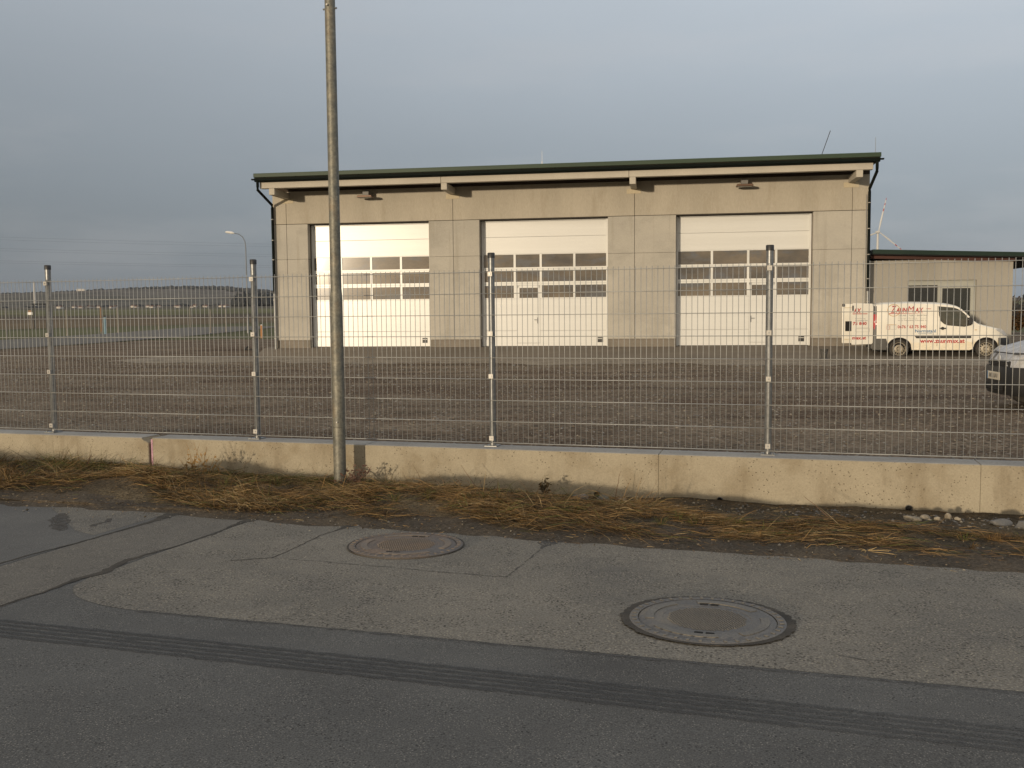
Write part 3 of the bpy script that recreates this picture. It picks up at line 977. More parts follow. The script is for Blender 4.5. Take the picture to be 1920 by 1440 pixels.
# individual larger stones at the right end of the verge and the broken concrete near the wall foot
def stone(s, n, r, sq, mt, label, seed, grp=None):
    bm = bmesh.new()
    bmesh.ops.create_icosphere(bm, subdivisions=2, radius=1)
    rr = random.Random(seed)
    ax = [Vector((rr.gauss(0, 1), rr.gauss(0, 1), rr.gauss(0, 1))).normalized() for _ in range(7)]
    lim = [rr.uniform(.55, .9) for _ in ax]
    for v in bm.verts:
        for a_, l_ in zip(ax, lim):
            d = v.co.dot(a_)
            if d > l_:
                v.co -= a_ * (d - l_)
        v.co *= 1 + rr.uniform(-.04, .04)
        v.co = Vector((v.co.x * r * sq[0], v.co.y * r * sq[1], v.co.z * r * sq[2]))
    me = bpy.data.meshes.new('stone')
    bm.to_mesh(me); bm.free()
    me.materials.append(mt)
    o_ = link('stone', me, None, loc=F(s, n, zv(s, n) + r * sq[2] * .35), rot=(0, 0, rr.uniform(-.6, .6) - YF))
    tag(o_, label, 'stone', grp)
    return o_


stone(0.92, 7.67, .048, (1.6, .8, .55), M['rock'], 'pale flat oblong stone, leftmost of the stones below the right drain hole', 1)
stone(1.015, 7.735, .044, (1.25, .9, .65), M['rock'], 'pale rounded stone touching the flat oblong stone on the verge', 2)
stone(1.10, 7.68, .028, (1.1, .8, .8), M['rock'], 'dull tan stone between the two pale stones and the upright one', 3)
stone(1.19, 7.80, .034, (.8, .8, 1.2), M['rock'], 'small upright tan stone standing highest in the row by the wall', 4)
stone(1.25, 7.755, .026, (1.1, .8, .8), M['rock'], 'last tan stone of the row, just left of the wall joint', 5)
stone(1.52, 7.62, .075, (1.3, .9, .55), M['rockdark'], 'dark grey slab of broken stone right of the wall joint', 6)
stone(1.66, 7.55, .070, (1.2, .9, .65), M['rockdark'], 'dark grey lump of stone at the far right of the verge', 7)
stone(1.78, 7.70, .030, (1, .9, .8), M['rock'], 'small white stone lying above the dark lump at far right', 8)
stone(-1.72, 8.02, .075, (1.3, .9, .6), M['rockdark'], 'grey broken concrete lump below the second drain hole', 9)
stone(-1.52, 8.00, .060, (1.1, .9, .75), M['rockdark'], 'grey broken concrete lump right of the drain hole by the footing', 10)
stone(-1.36, 8.02, .055, (1.2, .9, .6), M['rock'], 'pale grey broken concrete piece at the end of the footing', 11)
stone(-5.05, 7.15, .035, (1.2, .9, .7), M['rock'], 'pale stone lying in the dry grass left of the pole', 12)


# weeds
def weed(name, s, n, stems, mt, label, leaf=None, cat='weed'):
    b = MB()
    z0 = zv(s, n) - .01
    base = Vector(F(s, n, z0))
    for (ds, dn, h, lean_s, lean_n, arch) in stems:
        pts_ = []
        for k in range(7):
            t_ = k / 6
            q = DF * (ds + lean_s * t_ + arch * .0) + NF * (dn + lean_n * t_)
            zz = h * (t_ - arch * t_ * t_)
            pts_.append((q.x + rnd.uniform(-.004, .004), q.y, zz))
        b.tube(pts_, [.0038 * (1 - .6 * k / 6) for k in range(7)], n=4)
        if leaf:
            for k in range(leaf):
                t_ = rnd.uniform(.45, 1)
                i = min(5, int(t_ * 6))
                p = Vector(pts_[i])
                d = Vector((rnd.gauss(0, 1), rnd.gauss(0, .6), rnd.gauss(.2, .7))).normalized()
                L = rnd.uniform(.02, .055)
                sd = d.cross(Vector((0.3, 1, .2))).normalized() * L * .22
                b.add([p, p + d * L * .5 + sd, p + d * L, p + d * L * .5 - sd], [(0, 1, 2, 3)])
    o_ = b.build(name, mt, None, fix=False, loc=tuple(base))
    return tag(o_, label, cat)


weed('dry_weed', -5.45, 7.85, [(rnd.uniform(-.1, .1), rnd.uniform(-.05, .05), rnd.uniform(.18, .40), rnd.uniform(-.16, .16), rnd.uniform(-.06, .1), rnd.uniform(0, .3)) for _ in range(18)],
     M['straw'], 'tuft of tall dry straw stems against the wall right of the pink joint', 3)
weed('bramble', -3.86, 7.98, [(rnd.uniform(-.12, .1), rnd.uniform(-.06, .06), rnd.uniform(.12, .36), rnd.uniform(-.2, .22), rnd.uniform(-.05, .08), rnd.uniform(.1, .8)) for _ in range(26)],
     M['bramble'], 'tangled reddish bramble twigs at the foot of the lamp pole', 3)
weed('dry_stick', -6.86, 7.95, [(0, 0, .20, .10, .02, 0), (0.004, 0, .2, .10, .02, 0)], M['bramble'], 'dark brown stick leaning against the wall left of the pink joint', None, 'stick')
weed('dry_stick', -2.66, 7.95, [(0.05, 0, .27, -.20, .05, .05)], M['stem'], 'thin brown stalk slanting left above the footing', None, 'stick')
weed('thistle', -2.05, 7.98, [(0, 0, .22, .02, .02, 0), (0, 0, .18, .07, .0, .1), (.01, 0, .2, -.02, .03, .1)], M['darkblade'], 'dead thistle with withered heads in front of the footing', 12)
weed('dry_stick', -1.42, 7.98, [(0, 0, .28, .05, .05, 0), (.01, 0, .1, .12, 0, 0)], M['stem'], 'thin straight stalk rising beside the broken concrete', None, 'stick')
weed('twig', .52, 6.62, [(rnd.uniform(-.03, .03), 0, rnd.uniform(.02, .07), rnd.uniform(-.25, .2), rnd.uniform(-.16, .03), rnd.uniform(.3, .9)) for _ in range(12)], M['pale'],
     'pale bare forked twig at the front edge of the grass', None)
weed('dry_stick', .35, 7.3, [(0, 0, .16, -.22, .25, .1)], M['stem'], 'thin brown stalk slanting over the bare dirt at the wall', None, 'stick')

# ------------------------------------------------------------------ MANHOLES
def manhole(s, n, iron, label, rot, dirty, worn):
    z = zr(n) + 0.006
    t = thing('manhole_cover', label, 'manhole cover', F(s, n, z), rot - YF, 'manhole covers in the road')
    t.rotation_euler = (math.atan(-KR) * math.cos(YF), math.atan(-KR) * math.sin(YF) * -1 * 0, rot - YF)
    t.rotation_euler = (-math.atan(KR), 0, -YF)
    R0, R1 = .392, .345
    MB().lathe([(R1 + .004, -.02), (R1 + .004, .006), (R1 + .010, .008), (R0 - .008, .008), (R0, .004), (R0, -.02)], n=72, closed=True).build('frame', iron, t, smooth=35)
    for k in range(40):
        a_ = 2 * PI * k / 40
        if k == 0:
            rb = MB().box(R1 + .012, R0 - .010, -.008, .008, .007, .0125).build('rib', worn, t, bevel=.002)
        else:
            c = dup(rb, t)
        (rb if k == 0 else c).rotation_euler = (0, 0, a_)
    lid = MB().lathe([(R1, -.015), (R1, .002), (R1 - .006, .006), (.225, .006), (.222, .0035), (.20, .0035), (.0, .0035)][:-1] , n=72).build('lid', iron, t, smooth=35)
    for k in range(4):                               # raised arcs
        a0 = rot + k * PI / 2 + .18
        A_, pts_ = [], []
        for q in range(13):
            a_ = a0 + q / 12 * 1.15
            A_.append(a_)
        poly = [(.312 * math.cos(a_), .312 * math.sin(a_)) for a_ in A_] + [(.268 * math.cos(a_), .268 * math.sin(a_)) for a_ in reversed(A_)]
        vs__ = [(x, y, .0058) for x, y in poly] + [(x, y, .0105) for x, y in poly]
        N = 26
        fs__ = []
        for q in range(12):
            fs__.append((N + q, N + q + 1, N + 24 - q, N + 25 - q))
        for q in range(N):
            fs__.append((q, (q + 1) % N, N + (q + 1) % N, N + q))
        MB().add(vs__, fs__).build('raised_arc', worn, lid)
    st = MB()
    k = 0
    for i in range(-13, 14):
        for j in range(-13, 14):
            x, y = i * .0165 + (j % 2) * .008, j * .0155
            if x * x + y * y < .196 ** 2:
                st.box(x - .0052, x + .0052, y - .0042, y + .0042, .003, .0072)
    studs = st.build('studs', worn, lid, fix=False)
    studs['kind'] = 'stuff'
    for sgn in (-1, 1):
        for q in (0, .055):
            x, y = sgn * -.035 + q * sgn, sgn * .246
            MB().box(x - .021, x + .021, y - .010, y + .010, .0062, .0078).build('key_slot', M['dark'], lid, bevel=.003)
    # ring of damp dirt around the frame
    vs__ = []
    for k in range(120):
        a_ = 2 * PI * k / 120
        wv = .008 + dirty * (.012 + .028 * abs(math.cos(a_ - .1)) ** 1.5) * rnd.uniform(.7, 1.2)
        vs__.append((R0 - .004, a_)); vs__.append((R0 + wv, a_))
    vv = [(r_ * math.cos(a_), r_ * math.sin(a_), .0035) for r_, a_ in vs__]
    MB().add(vv, [(2 * k, 2 * k + 1, (2 * k + 3) % 240, (2 * k + 2) % 240) for k in range(120)]).build('dirt_ring', M['crack'], t)
    return t


manhole(-0.38, 4.83, M['castiron'], 'near round grey cast iron cover with ring of damp dirt round its frame', .5, 1.0, M['castworn'])
manhole(-2.52, 6.01, M['rustiron'], 'far round rust tinged cast iron cover close to the verge', -.4, .12, M['rustworn'])

# ------------------------------------------------------------------ RETAINING WALL
WALLTOP = 0.24
wall = thing('concrete_wall', 'low pale concrete wall with pink foam joint carrying the mesh fence', 'wall', F(-4, 8.46, -.2), -YF)


def wl(s, n, z):                                     # fence frame -> wall local
    return (s + 4, n - 8.46, z + .2)


WS = [(-34, -16.4), (-16.3985, -6.335), (-6.300, -3.9015), (-3.9, -1.0815), (-1.08, 1.5035), (1.505, 4.0985), (4.10, 14), (14.0015, 34)]
for (s0, s1) in WS:
    p0, p1 = wl(s0, 8.315, -.75), wl(s1, 8.610, WALLTOP)
    if s1 == -6.335:                                 # broken top corner beside the expansion joint
        poly = [(p0[0], p0[2]), (p1[0] - .0, p0[2]), (p1[0], p1[2] - .050), (p1[0] - .03, p1[2] - .032), (p1[0] - .055, p1[2] - .026), (p1[0] - .085, p1[2]), (p0[0], p1[2])]
        MB().prism(poly, p0[1] - .008, p1[1]).build('wall_section', M['wall'], wall, bevel=.006)
    else:
        MB().box(p0[0], p1[0], p0[1], p1[1], p0[2], p1[2]).build('wall_section', M['wall'], wall, bevel=.0035)
    MB().box(p0[0] + .004, p1[0] - (.09 if s1 == -6.335 else .004), p0[1] + .006, p1[1] - .006, p1[2] + .0005, p1[2] + .0045).build('top_skim', M['skim'], wall)
q0, q1 = wl(-6.325, 8.335, -.7), wl(-6.302, 8.60, WALLTOP - .012)
MB().box(q0[0], q1[0], q0[1], q1[1], q0[2], q1[2]).build('joint_foam', M['foam'], wall)
q0, q1 = wl(-6.301, 8.312, -.7), wl(-6.288, 8.33, WALLTOP - .01)
MB().box(q0[0], q1[0], q0[1], q1[1], q0[2], q1[2]).build('joint_foam', M['foam'], wall)
q0, q1 = wl(-3.2, 8.235, -.75), wl(-1.085, 8.32, -.172)
MB().box(q0[0], q1[0], q0[1], q1[1], q0[2], q1[2]).build('footing', M['wall'], wall, bevel=.012)
for s, z in ((-3.155, -.135), (-1.626, -.128), (-.55, -.135), (.969, -.133), (-8.6, -.13), (3.6, -.13)):
    c = wl(s, 8.30, z)
    dp = MB().lathe([(.027, -.014), (.027, .012), (.021, .012), (.021, -.010)], n=20, axis='y', c=c, closed=True).build('drain_pipe', M['pipegrey'], wall)
    MB().lathe([(.0211, .0105), (.0211, .0125)], n=20, axis='y', c=c).build('drain_bore', M['dark'], dp)

# ------------------------------------------------------------------ FENCE
FB = 0.28                                            # height of the lowest rod
FN = 8.493
S0, DS = -7.7022, 2.515
fence = thing('mesh_fence', 'galvanised double rod mesh fence with capped round posts on the low concrete wall', 'fence', F(S0, FN, WALLTOP), -YF)
vw = MB().tube([(0, 0, 0.005), (0, 0, 1.63)], .0029, n=5).mesh('vertical_wire', M['wire'])
hr = MB()
for dy in (-.0062, .0062):
    hr.tube([(0, dy, 0), (2.505, dy, 0)], .0034, n=5)
hr = hr.mesh('horizontal_rod', M['wire'])
for me in (vw, hr):
    me.polygons.foreach_set('use_smooth', [True] * len(me.polygons))
post_me = MB().lathe([(.030, 0), (.030, 1.80)], n=20).mesh('post', M['galv'])
post_me.polygons.foreach_set('use_smooth', [True] * len(post_me.polygons)); post_me.set_sharp_from_angle(angle=.7)
cap_me = MB().lathe([(.034, -.035), (.0345, .008), (.030, .014), (.0, .016)][:-1] + [(.004, .0155)], n=20).mesh('cap', M['blackcap'])
cap_me.polygons.foreach_set('use_smooth', [True] * len(cap_me.polygons)); cap_me.set_sharp_from_angle(angle=.7)
clamp_me = MB().box(-.021, .021, -.052, -.028, -.021, .021).box(-.006, .006, -.058, -.052, -.006, .006, 1)
clamp_o = clamp_me.mesh('clamp', [M['clamp'], M['galv']])
plate_me = MB().box(-.06, .06, -.085, .055, 0, .008).lathe([(.0075, .008), (.0075, .02)], n=8, c=(-.045, -.065, 0)).lathe([(.0075, .008), (.0075, .02)], n=8, c=(.045, -.065, 0)).mesh('base_plate', M['galv'])
for i in range(-2, 8):
    p = link('fence_post', post_me, fence, loc=(i * DS, .035, .007))
    link('cap', cap_me, p, loc=(0, 0, 1.80 + .0))
    link('base_plate', plate_me, p, loc=(0, 0, -.001))
    for zc in (1.575, 1.02, .62, .035):
        link('clamp', clamp_o, p, loc=(0, 0, zc + .04))
# mesh mats: every rod and wire its own piece
for i in range(-2, 7):
    pn = bpy.data.objects.new('mesh_panel', None)
    pn.empty_display_size = .2
    COL.objects.link(pn)
    pn.parent = fence
    pn.location = (i * DS + .005, 0, .04)
    vis = i in (-1, 0, 1, 2, 3)
    if vis:
        for k in range(9):
            link('horizontal_rod', hr, pn, loc=(0, 0, .2 * k))
        for k in range(51):
            if (i == -1 and k < 30) or (i == 3 and k > 44):
                continue
            link('vertical_wire', vw, pn, loc=(.0025 + .05 * k, 0, -.005))

# ------------------------------------------------------------------ LAMP POLE AT THE WALL
pole = thing('lamp_pole', 'tall galvanised grey steel pole standing in the verge before the fence', 'lamp post', F(-4.035, 8.05, zr(8.05) - .02), -YF)
MB().lathe([(.058, -.3), (.058, 1.80), (.0565, 1.83), (.0515, 1.90)], n=28).build('lower_tube', M['galvpole'], pole, smooth=40)
MB().lathe([(.051, 1.895), (.047, 4.6), (.038, 8.6)], n=28).build('upper_tube', M['galvpole'], pole, smooth=40)
MB().lathe([(.0595, 1.072), (.0595, 1.084)], n=28, closed=False).build('collar', M['galvpole'], pole, smooth=40)
hatch = MB()
for k in range(7):
    pass
A_ = [-.75 + 1.5 * k / 8 for k in range(9)]
vv = [(.0592 * math.sin(a_), -.0592 * math.cos(a_), z) for z in (.62, 1.02) for a_ in A_]
MB().add(vv, [(k, k + 1, 9 + k + 1, 9 + k) for k in range(8)]).build('hatch', M['galvpole'], pole, smooth=60)
MB().lathe([(.0588, .615), (.0588, .6175)], n=28, closed=True).build('seam_ring', M['joint'], pole, smooth=40)
MB().lathe([(.008, 0), (.008, .012)], n=8, axis='y', c=(.012, -.071, .665)).build('bolt', M['clamp'], pole)
for sx in (-1, 1):
    MB().lathe([(.009, .046 * sx), (.009, .068 * sx)], n=8, axis='x', c=(0, 0, 4.44)).build('bolt', M['galv'], pole)
MB().lathe([(.009, -.066), (.009, -.044)], n=8, axis='y', c=(0, 0, 4.46)).build('bolt', M['clamp'], pole)
# luminaire above the picture
MB().tube([(0, 0, 8.55), (0, -.3, 8.8), (0, -1.0, 8.95)], .03, n=8).build('arm', M['galvpole'], pole)
MB().tube([(0, -.95, 8.95), (0, -1.2, 8.97), (0, -1.6, 8.98)], [.05, .11, .06], n=10).build('lamp_head', M['white'], pole)

exec_parts = []
# ------------------------------------------------------------------ THE HALL
hall = thing('hall', 'long precast concrete hall with three white sectional doors and green edged roof', 'building', tuple(OB), -YB)
DW = 4.8
DOORS = (0.0, 6.7476, 14.0108)
HD = 4.74


def wp(s0, s1, z0, z1, d0=0.0, d1=.25, mt='facade', nm='wall_panel'):
    return MB().box(s0, s1, d0, d1, z0, z1).build(nm, M[mt], hall, bevel=.008)


J = .006
for s0, s1 in ((-1.40, -.855), (-.855, 0.0), (4.8, 5.74), (5.74, 6.7476), (11.5476, 12.52), (12.52, 14.0108), (18.8108, 20.126), (20.126, 20.70)):
    a = 0 if s0 in (-1.40, 4.8, 11.5476, 18.8108) else J
    b_ = 0 if s1 in (0.0, 6.7476, 14.0108, 20.70) else J
    wp(s0 + a, s1 - b_, .275, 3.406)
    wp(s0 + a, s1 - b_, 3.412, 4.752)
for s0, s1 in ((-1.40, -.861), (-.849, 5.733), (5.747, 12.513), (12.527, 20.12), (20.132, 20.70)):
    wp(s0, s1, 4.768, 6.20, -.004, .25, 'facadewarm')
for s0, s1 in ((-1.39, .0), (4.8, 6.7476), (11.5476, 14.0108), (18.8108, 20.69)):
    MB().box(s0 + .002, s1 - .002, .035, .26, -.25, .268).build('plinth', M['plinth'], hall)
# dark joint backing, reveals, side and rear walls
for s0, s1 in ((-1.395, -.004), (4.804, 6.743), (11.552, 14.006), (18.815, 20.695)):
    MB().box(s0, s1, .03, .40, .30, 4.76).build('joint_backing', M['joint'], hall)
MB().box(-1.395, 20.695, .03, .30, 4.742, 6.19).build('lintel_core', M['joint'], hall)
for s in DOORS:
    MB().box(s - .01, s + .012, .245, .46, 0, HD).build('door_reveal', M['brownreveal'], hall)
    MB().box(s + DW - .012, s + DW + .01, .245, .46, 0, HD).build('door_reveal', M['brownreveal'], hall)
    MB().box(s, s + DW, .245, .46, HD - .012, HD + .01).build('door_reveal', M['brownreveal'], hall)
MB().box(-1.40, -1.10, .252, 15, -.2, 6.2).build('side_wall', M['facade'], hall)
MB().box(20.40, 20.70, .252, 15, -.2, 6.2).build('side_wall', M['facade'], hall)
MB().box(-1.10, 20.40, 14.7, 15, -.2, 6.2).build('rear_wall', M['facade'], hall)
# roof
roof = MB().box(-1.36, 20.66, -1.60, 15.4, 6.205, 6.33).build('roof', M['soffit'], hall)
MB().box(-1.42, 20.72, -1.66, 15.45, 6.335, 6.485).build('roof_edge', M['greenmetal'], roof, bevel=.012)
gp = [(-1.46, 6.315)] + [(-1.555 + .085 * math.cos(a_), 6.29 + .11 * math.sin(a_)) for a_ in [0 - PI * k / 8 for k in range(9)]] + [(-1.65, 6.315)]
vs_ = []
for s in (-1.405, 20.70):
    vs_ += [(s, y, z) for y, z in gp]
n_ = len(gp)
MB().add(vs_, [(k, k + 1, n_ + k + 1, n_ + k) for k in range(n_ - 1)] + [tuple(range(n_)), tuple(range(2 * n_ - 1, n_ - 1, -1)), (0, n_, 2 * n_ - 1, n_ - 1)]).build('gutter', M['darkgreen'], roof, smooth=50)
for s in [-1.0 + 1.2 * k for k in range(18)]:
    MB().box(s - .012, s + .012, -1.648, -1.46, 6.317, 6.333).build('gutter_hook', M['darkgreen'], roof)
for s in (-1.47, 20.765):
    MB().box(s - .06, s + .06, -1.62, -1.50, 6.25, 6.30).build('gutter_end', M['darkgreen'], roof, bevel=.01)
for s0, s1 in ((-1.27, 5.628), (5.640, 12.362), (12.374, 20.51)):
    MB().box(s0, s1, -1.45, -1.20, 5.957, 6.186).build('eave_beam', M['beam'], hall, bevel=.008)
for s in (5.628, 12.362):
    MB().box(s + .01, s + .24, -1.453, -1.30, 6.174, 6.180).build('beam_notch', M['joint'], hall)
for s in (-.81, 5.745, 12.495, 20.08):
    MB().box(s - .108, s + .108, -1.44, .01, 5.715, 5.953).build('corbel', M['beam'], hall, bevel=.008)
    MB().box(s - .26, s + .26, -.014, .05, 5.555, 5.735).build('bearing_pad', M['pad'], hall, bevel=.01)
MB().box(-1.395, 20.695, -.022, .02, 6.00, 6.204).build('eave_strip', M['soffit'], hall)  # dark strip added to deepen the eave shade along the wall top
# down pipes
def downpipe(name, pts, r, mt):
    return MB().tube(pts, r, n=12).build(name, mt, hall, smooth=60)


dl = downpipe('down_pipe', [(-1.30, -1.56, 6.25), (-1.30, -1.56, 6.00), (-1.33, -1.50, 5.90), (-1.36, -.16, 5.50), (-1.372, -.11, 5.40), (-1.372, -.11, 2.12)], .052, M['darkgreen'])
MB().tube([(-1.372, -.11, 2.15), (-1.372, -.11, -.12)], .045, n=12).build('lower_pipe', M['galv'], dl, smooth=60)
for z in (4.95, 4.15, 3.4, 1.85, .35):
    MB().lathe([(.056, z - .012), (.056, z + .012)], n=14, c=(-1.372, -.11, 0)).box(-1.385, -1.36, -.06, .01, z - .01, z + .01).build('pipe_clip', M['clamp'], dl)
MB().lathe([(.058, 2.09), (.058, 2.17)], n=14, c=(-1.372, -.11, 0)).build('pipe_collar', M['blackcap'], dl)
dr = downpipe('down_pipe', [(20.61, -1.56, 6.25), (20.61, -1.56, 5.98), (20.62, -1.50, 5.88), (20.67, -.16, 5.50), (20.675, -.11, 5.38), (20.675, -.11, 1.95)], .052, M['darkgreen'])
MB().tube([(20.675, -.11, 1.98), (20.675, -.11, -.12)], .045, n=12).build('lower_pipe', M['galv'], dr, smooth=60)
for z in (5.0, 4.1, 3.2, 2.35, 1.55, .35):
    MB().lathe([(.056, z - .012), (.056, z + .012)], n=14, c=(20.675, -.11, 0)).box(20.66, 20.69, -.06, .01, z - .01, z + .01).build('pipe_clip', M['clamp'], dr)
MB().lathe([(.058, 1.92), (.058, 2.0)], n=14, c=(20.675, -.11, 0)).build('pipe_collar', M['blackcap'], dr)
cable = MB().tube([(20.60, -.03, 5.3), (20.60, -.03, .1)], .012, n=6).build('earth_wire', M['galv'], hall)
# lights below the eave
for s in (2.48, 16.39):
    fl = MB().prism([(s - .30, 5.64), (s + .30, 5.64), (s + .27, 5.72), (s - .27, 5.72)], -.60, -.25).build('eave_light', M['lampbox'], hall, bevel=.012)
    MB().box(s - .25, s + .25, -.58, -.28, 5.630, 5.641).build('lamp_glass', M['glass'], fl)
    MB().box(s - .12, s + .12, -.42, -.20, 5.722, 5.90).build('bracket', M['bracket'], fl, bevel=.01)
    MB().box(s - .03, s + .03, -.25, 0.0, 5.76, 5.80).build('bracket_arm', M['bracket'], fl)
# roof rods
MB().tube([(9.31, -1.4, 6.48), (9.31, -1.4, 6.60)], .02, n=8).tube([(9.31, -1.4, 6.6), (9.31, -1.4, 6.98)], .006, n=6).build('lightning_rod', M['white'], roof)
MB().tube([(20.62, -1.2, 6.48), (20.62, -1.2, 7.05)], .007, n=6).build('lightning_rod', M['galv'], roof)
MB().tube([(19.20, 2.2, 6.48), (19.70, 2.2, 7.95)], .014, n=6).build('antenna', M['blackcap'], roof)


def bay_door(s, cols, wicket, label):
    """cols: pane edges measured from the opening; wicket: (x0, x1, handle x)"""
    dr_ = MB().box(s + .012, s + .085, .33, .45, 0, HD - .015).box(s + DW - .085, s + DW - .012, .33, .45, 0, HD - .015)
    dr_.box(s + .085, s + DW - .085, .36, .45, 4.695, HD - .014)
    D = dr_.build('bay_door', M['doorframe'], hall, bevel=.004)
    D['label'] = label
    x0, x1 = s + .06, s + DW - .06
    d0, d1 = .40, .445

    def slab(a, b__, z0, z1, nm='door_section', mt='door', dd=0.0, bv=.006):
        return MB().box(a, b__, d0 - dd, d1, z0, z1).build(nm, M[mt], D, bevel=bv)

    rows = [(.012, .588), (.594, 1.797)]
    for z0, z1 in rows:
        if wicket:
            slab(x0, s + wicket[0] - .004, z0, z1)
            slab(s + wicket[1] + .004, x1, z0, z1)
        else:
            slab(x0, x1, z0, z1)
    if wicket:
        slab(s + wicket[0] - .004, s + wicket[1] + .004, .012, .120)
    slab(x0, x1, 3.482, 4.114)
    slab(x0, x1, 4.120, 4.69)
    pr_ = [(1.834, 2.296), (2.437, 2.858), (2.978, 3.458)]
    fr = MB()
    for z0, z1 in ((1.800, 1.834), (2.296, 2.364), (2.369, 2.437), (2.858, 2.915), (2.920, 2.978), (3.458, 3.479)):
        if wicket and z1 < 2.34:
            fr.box(x0, s + wicket[0] - .004, d0 - .004, d1, z0, z1).box(s + wicket[1] + .004, x1, d0 - .004, d1, z0, z1)
        else:
            fr.box(x0, x1, d0 - .004, d1, z0, z1)
    edges = [c for c in cols]
    for (z0, z1) in pr_:
        for k in range(len(edges) - 1):
            a, b__ = s + edges[k] + (.0 if k == 0 else .042), s + edges[k + 1] - (.0 if k == len(edges) - 2 else .042)
            iswk = wicket and abs(edges[k] - wicket[0]) < .12 and z0 < 2.0
            if not iswk:
                MB().box(a - .006, b__ + .006, d0 + .022, d1 - .006, z0 - .006, z1 + .006).build('window_pane', M['pane'], D)
        for k in range(1, len(edges) - 1):
            c = s + edges[k]
            if wicket and z0 < 2.0 and (abs(c - s - wicket[0]) < .06 or abs(c - s - wicket[1]) < .06):
                continue
            fr.box(c - .042, c + .042, d0 - .0038, d1 - .0005, z0 - .0005, z1 + .0005)
        fr.box(x0, s + edges[0], d0 - .0038, d1, z0 - .0005, z1 + .0005).box(s + edges[-1], x1, d0 - .0038, d1, z0 - .0005, z1 + .0005)
    fr.build('window_frame', M['doorframe'], D, fix=True)
    if wicket:
        a, b__ = s + wicket[0], s + wicket[1]
        k0 = max(c for c in cols if c <= wicket[0] + .12); k1 = min(c for c in cols if c >= wicket[1] - .12 and c > k0)
        MB().box(s + k0 - .042, a - .004, d0 - .0034, d1 - .001, 1.8, 2.368).box(b__ + .004, s + k1 + .042, d0 - .0034, d1 - .001, 1.8, 2.368).build('door_post', M['doorframe'], D)
        MB().box(a, b__, d0 - .010, d1, .126, 1.828).box(a, a + .085, d0 - .010, d1, 1.828, 2.29).box(b__ - .085, b__, d0 - .010, d1, 1.828, 2.29).box(a, b__, d0 - .010, d1, 2.205, 2.29) \
            .build('wicket_door', M['door'], D, bevel=.003)
        MB().box(a + .08, b__ - .08, d0 + .01, d1 - .01, 1.83, 2.21).build('wicket_pane', M['pane'], D)
        hx = s + wicket[2]
        MB().box(hx - .018, hx + .018, d0 - .022, d0 - .009, .86, 1.09).build('lock_plate', M['blackcap'], D)
        sg = -1 if wicket[2] > (wicket[0] + wicket[1]) / 2 else 1
        MB().tube([(hx, d0 - .02, 1.0), (hx, d0 - .065, 1.0), (hx + sg * .13, d0 - .065, 1.0)], .011, n=8).build('handle', M['galv'], D)
    vx = s + DW - .41
    v_ = MB().box(vx, vx + .20, d0 - .014, d0 - .001, .145, .335)
    V = v_.build('vent_hatch', M['blackcap'], D, bevel=.004)
    MB().box(vx + .006, vx + .194, d0 - .022, d0 - .0145, .268, .288).build('vent_bar', M['doorframe'], D)
    MB().box(x0, x1, d0 - .01, d1, -.02, .011).build('bottom_seal', M['blackcap'], D)
    # shallow horizontal ribs pressed in the sheet
    rb = MB()
    for z0, z1 in ((.012, .588), (.594, 1.797), (3.482, 4.114), (4.120, 4.69)):
        k = int((z1 - z0) / .098)
        for q in range(1, k):
            z = z0 + (z1 - z0) * q / k
            spans = [(x0, x1)]
            if wicket and z < 2:
                spans = [(x0, s + wicket[0] - .01), (s + wicket[1] + .01, x1)]
            for a, b__ in spans:
                rb.box(a + .01, b__ - .01, d0 - .0025, d0 + .001, z - .006, z + .006)
    R_ = rb.build('rib_relief', M['door'], D, fix=True)
    R_['kind'] = 'stuff'
    return D


bay_door(DOORS[0], [.06, 1.186, 2.391, 3.584, 4.74], None, 'left sectional door without wicket door, gleaming in the sun')
bay_door(DOORS[1], [.06, 1.267, 2.258, 3.525, 4.74], (1.36, 2.22, 2.137), 'middle sectional door with wicket door left of its centre')
bay_door(DOORS[2], [.06, 1.302, 2.594, 3.576, 4.74], (2.640, 3.535, 2.70), 'right sectional door with wicket door right of its centre')
MB().box(-1.05, 20.35, .5, 14.6, .30, .34).build('floor', M['apron'], hall)
MB().box(-1.05, 20.35, .50, .56, 4.9, 6.15).build('inner_lining', M['dark'], hall)

# concrete apron before the doors
vs_, fs_ = [], []
N_ = 60
for i in range(N_ + 1):
    s = -1.9 + i * (30.0 / N_)
    dep = -.9 - .155 * (s + 1.9) if s < 14 else -3.36
    dep = max(dep, -3.36)
    for q in range(6):
        t_ = q / 5
        d = .60 + (dep - .60) * t_
        h = .312 * (1 - sm(0, 1, (max(0.0, .38 - d)) / (.38 - dep))) if d < .38 else .318
        p = B(s, d)
        zz = zy(p[0], p[1]) + .030
        vs_.append((p[0], p[1], max(zz, (.010 + .312 * max(0.0, 1 - max(0.0, .1 - d) / (.1 - dep))))))
for i in range(N_):
    for q in range(5):
        fs_.append((i * 6 + q, i * 6 + q + 1, (i + 1) * 6 + q + 1, (i + 1) * 6 + q))
ap = MB().add(vs_, fs_).build('concrete_apron', M['apron'], None)
ap['kind'] = 'structure'

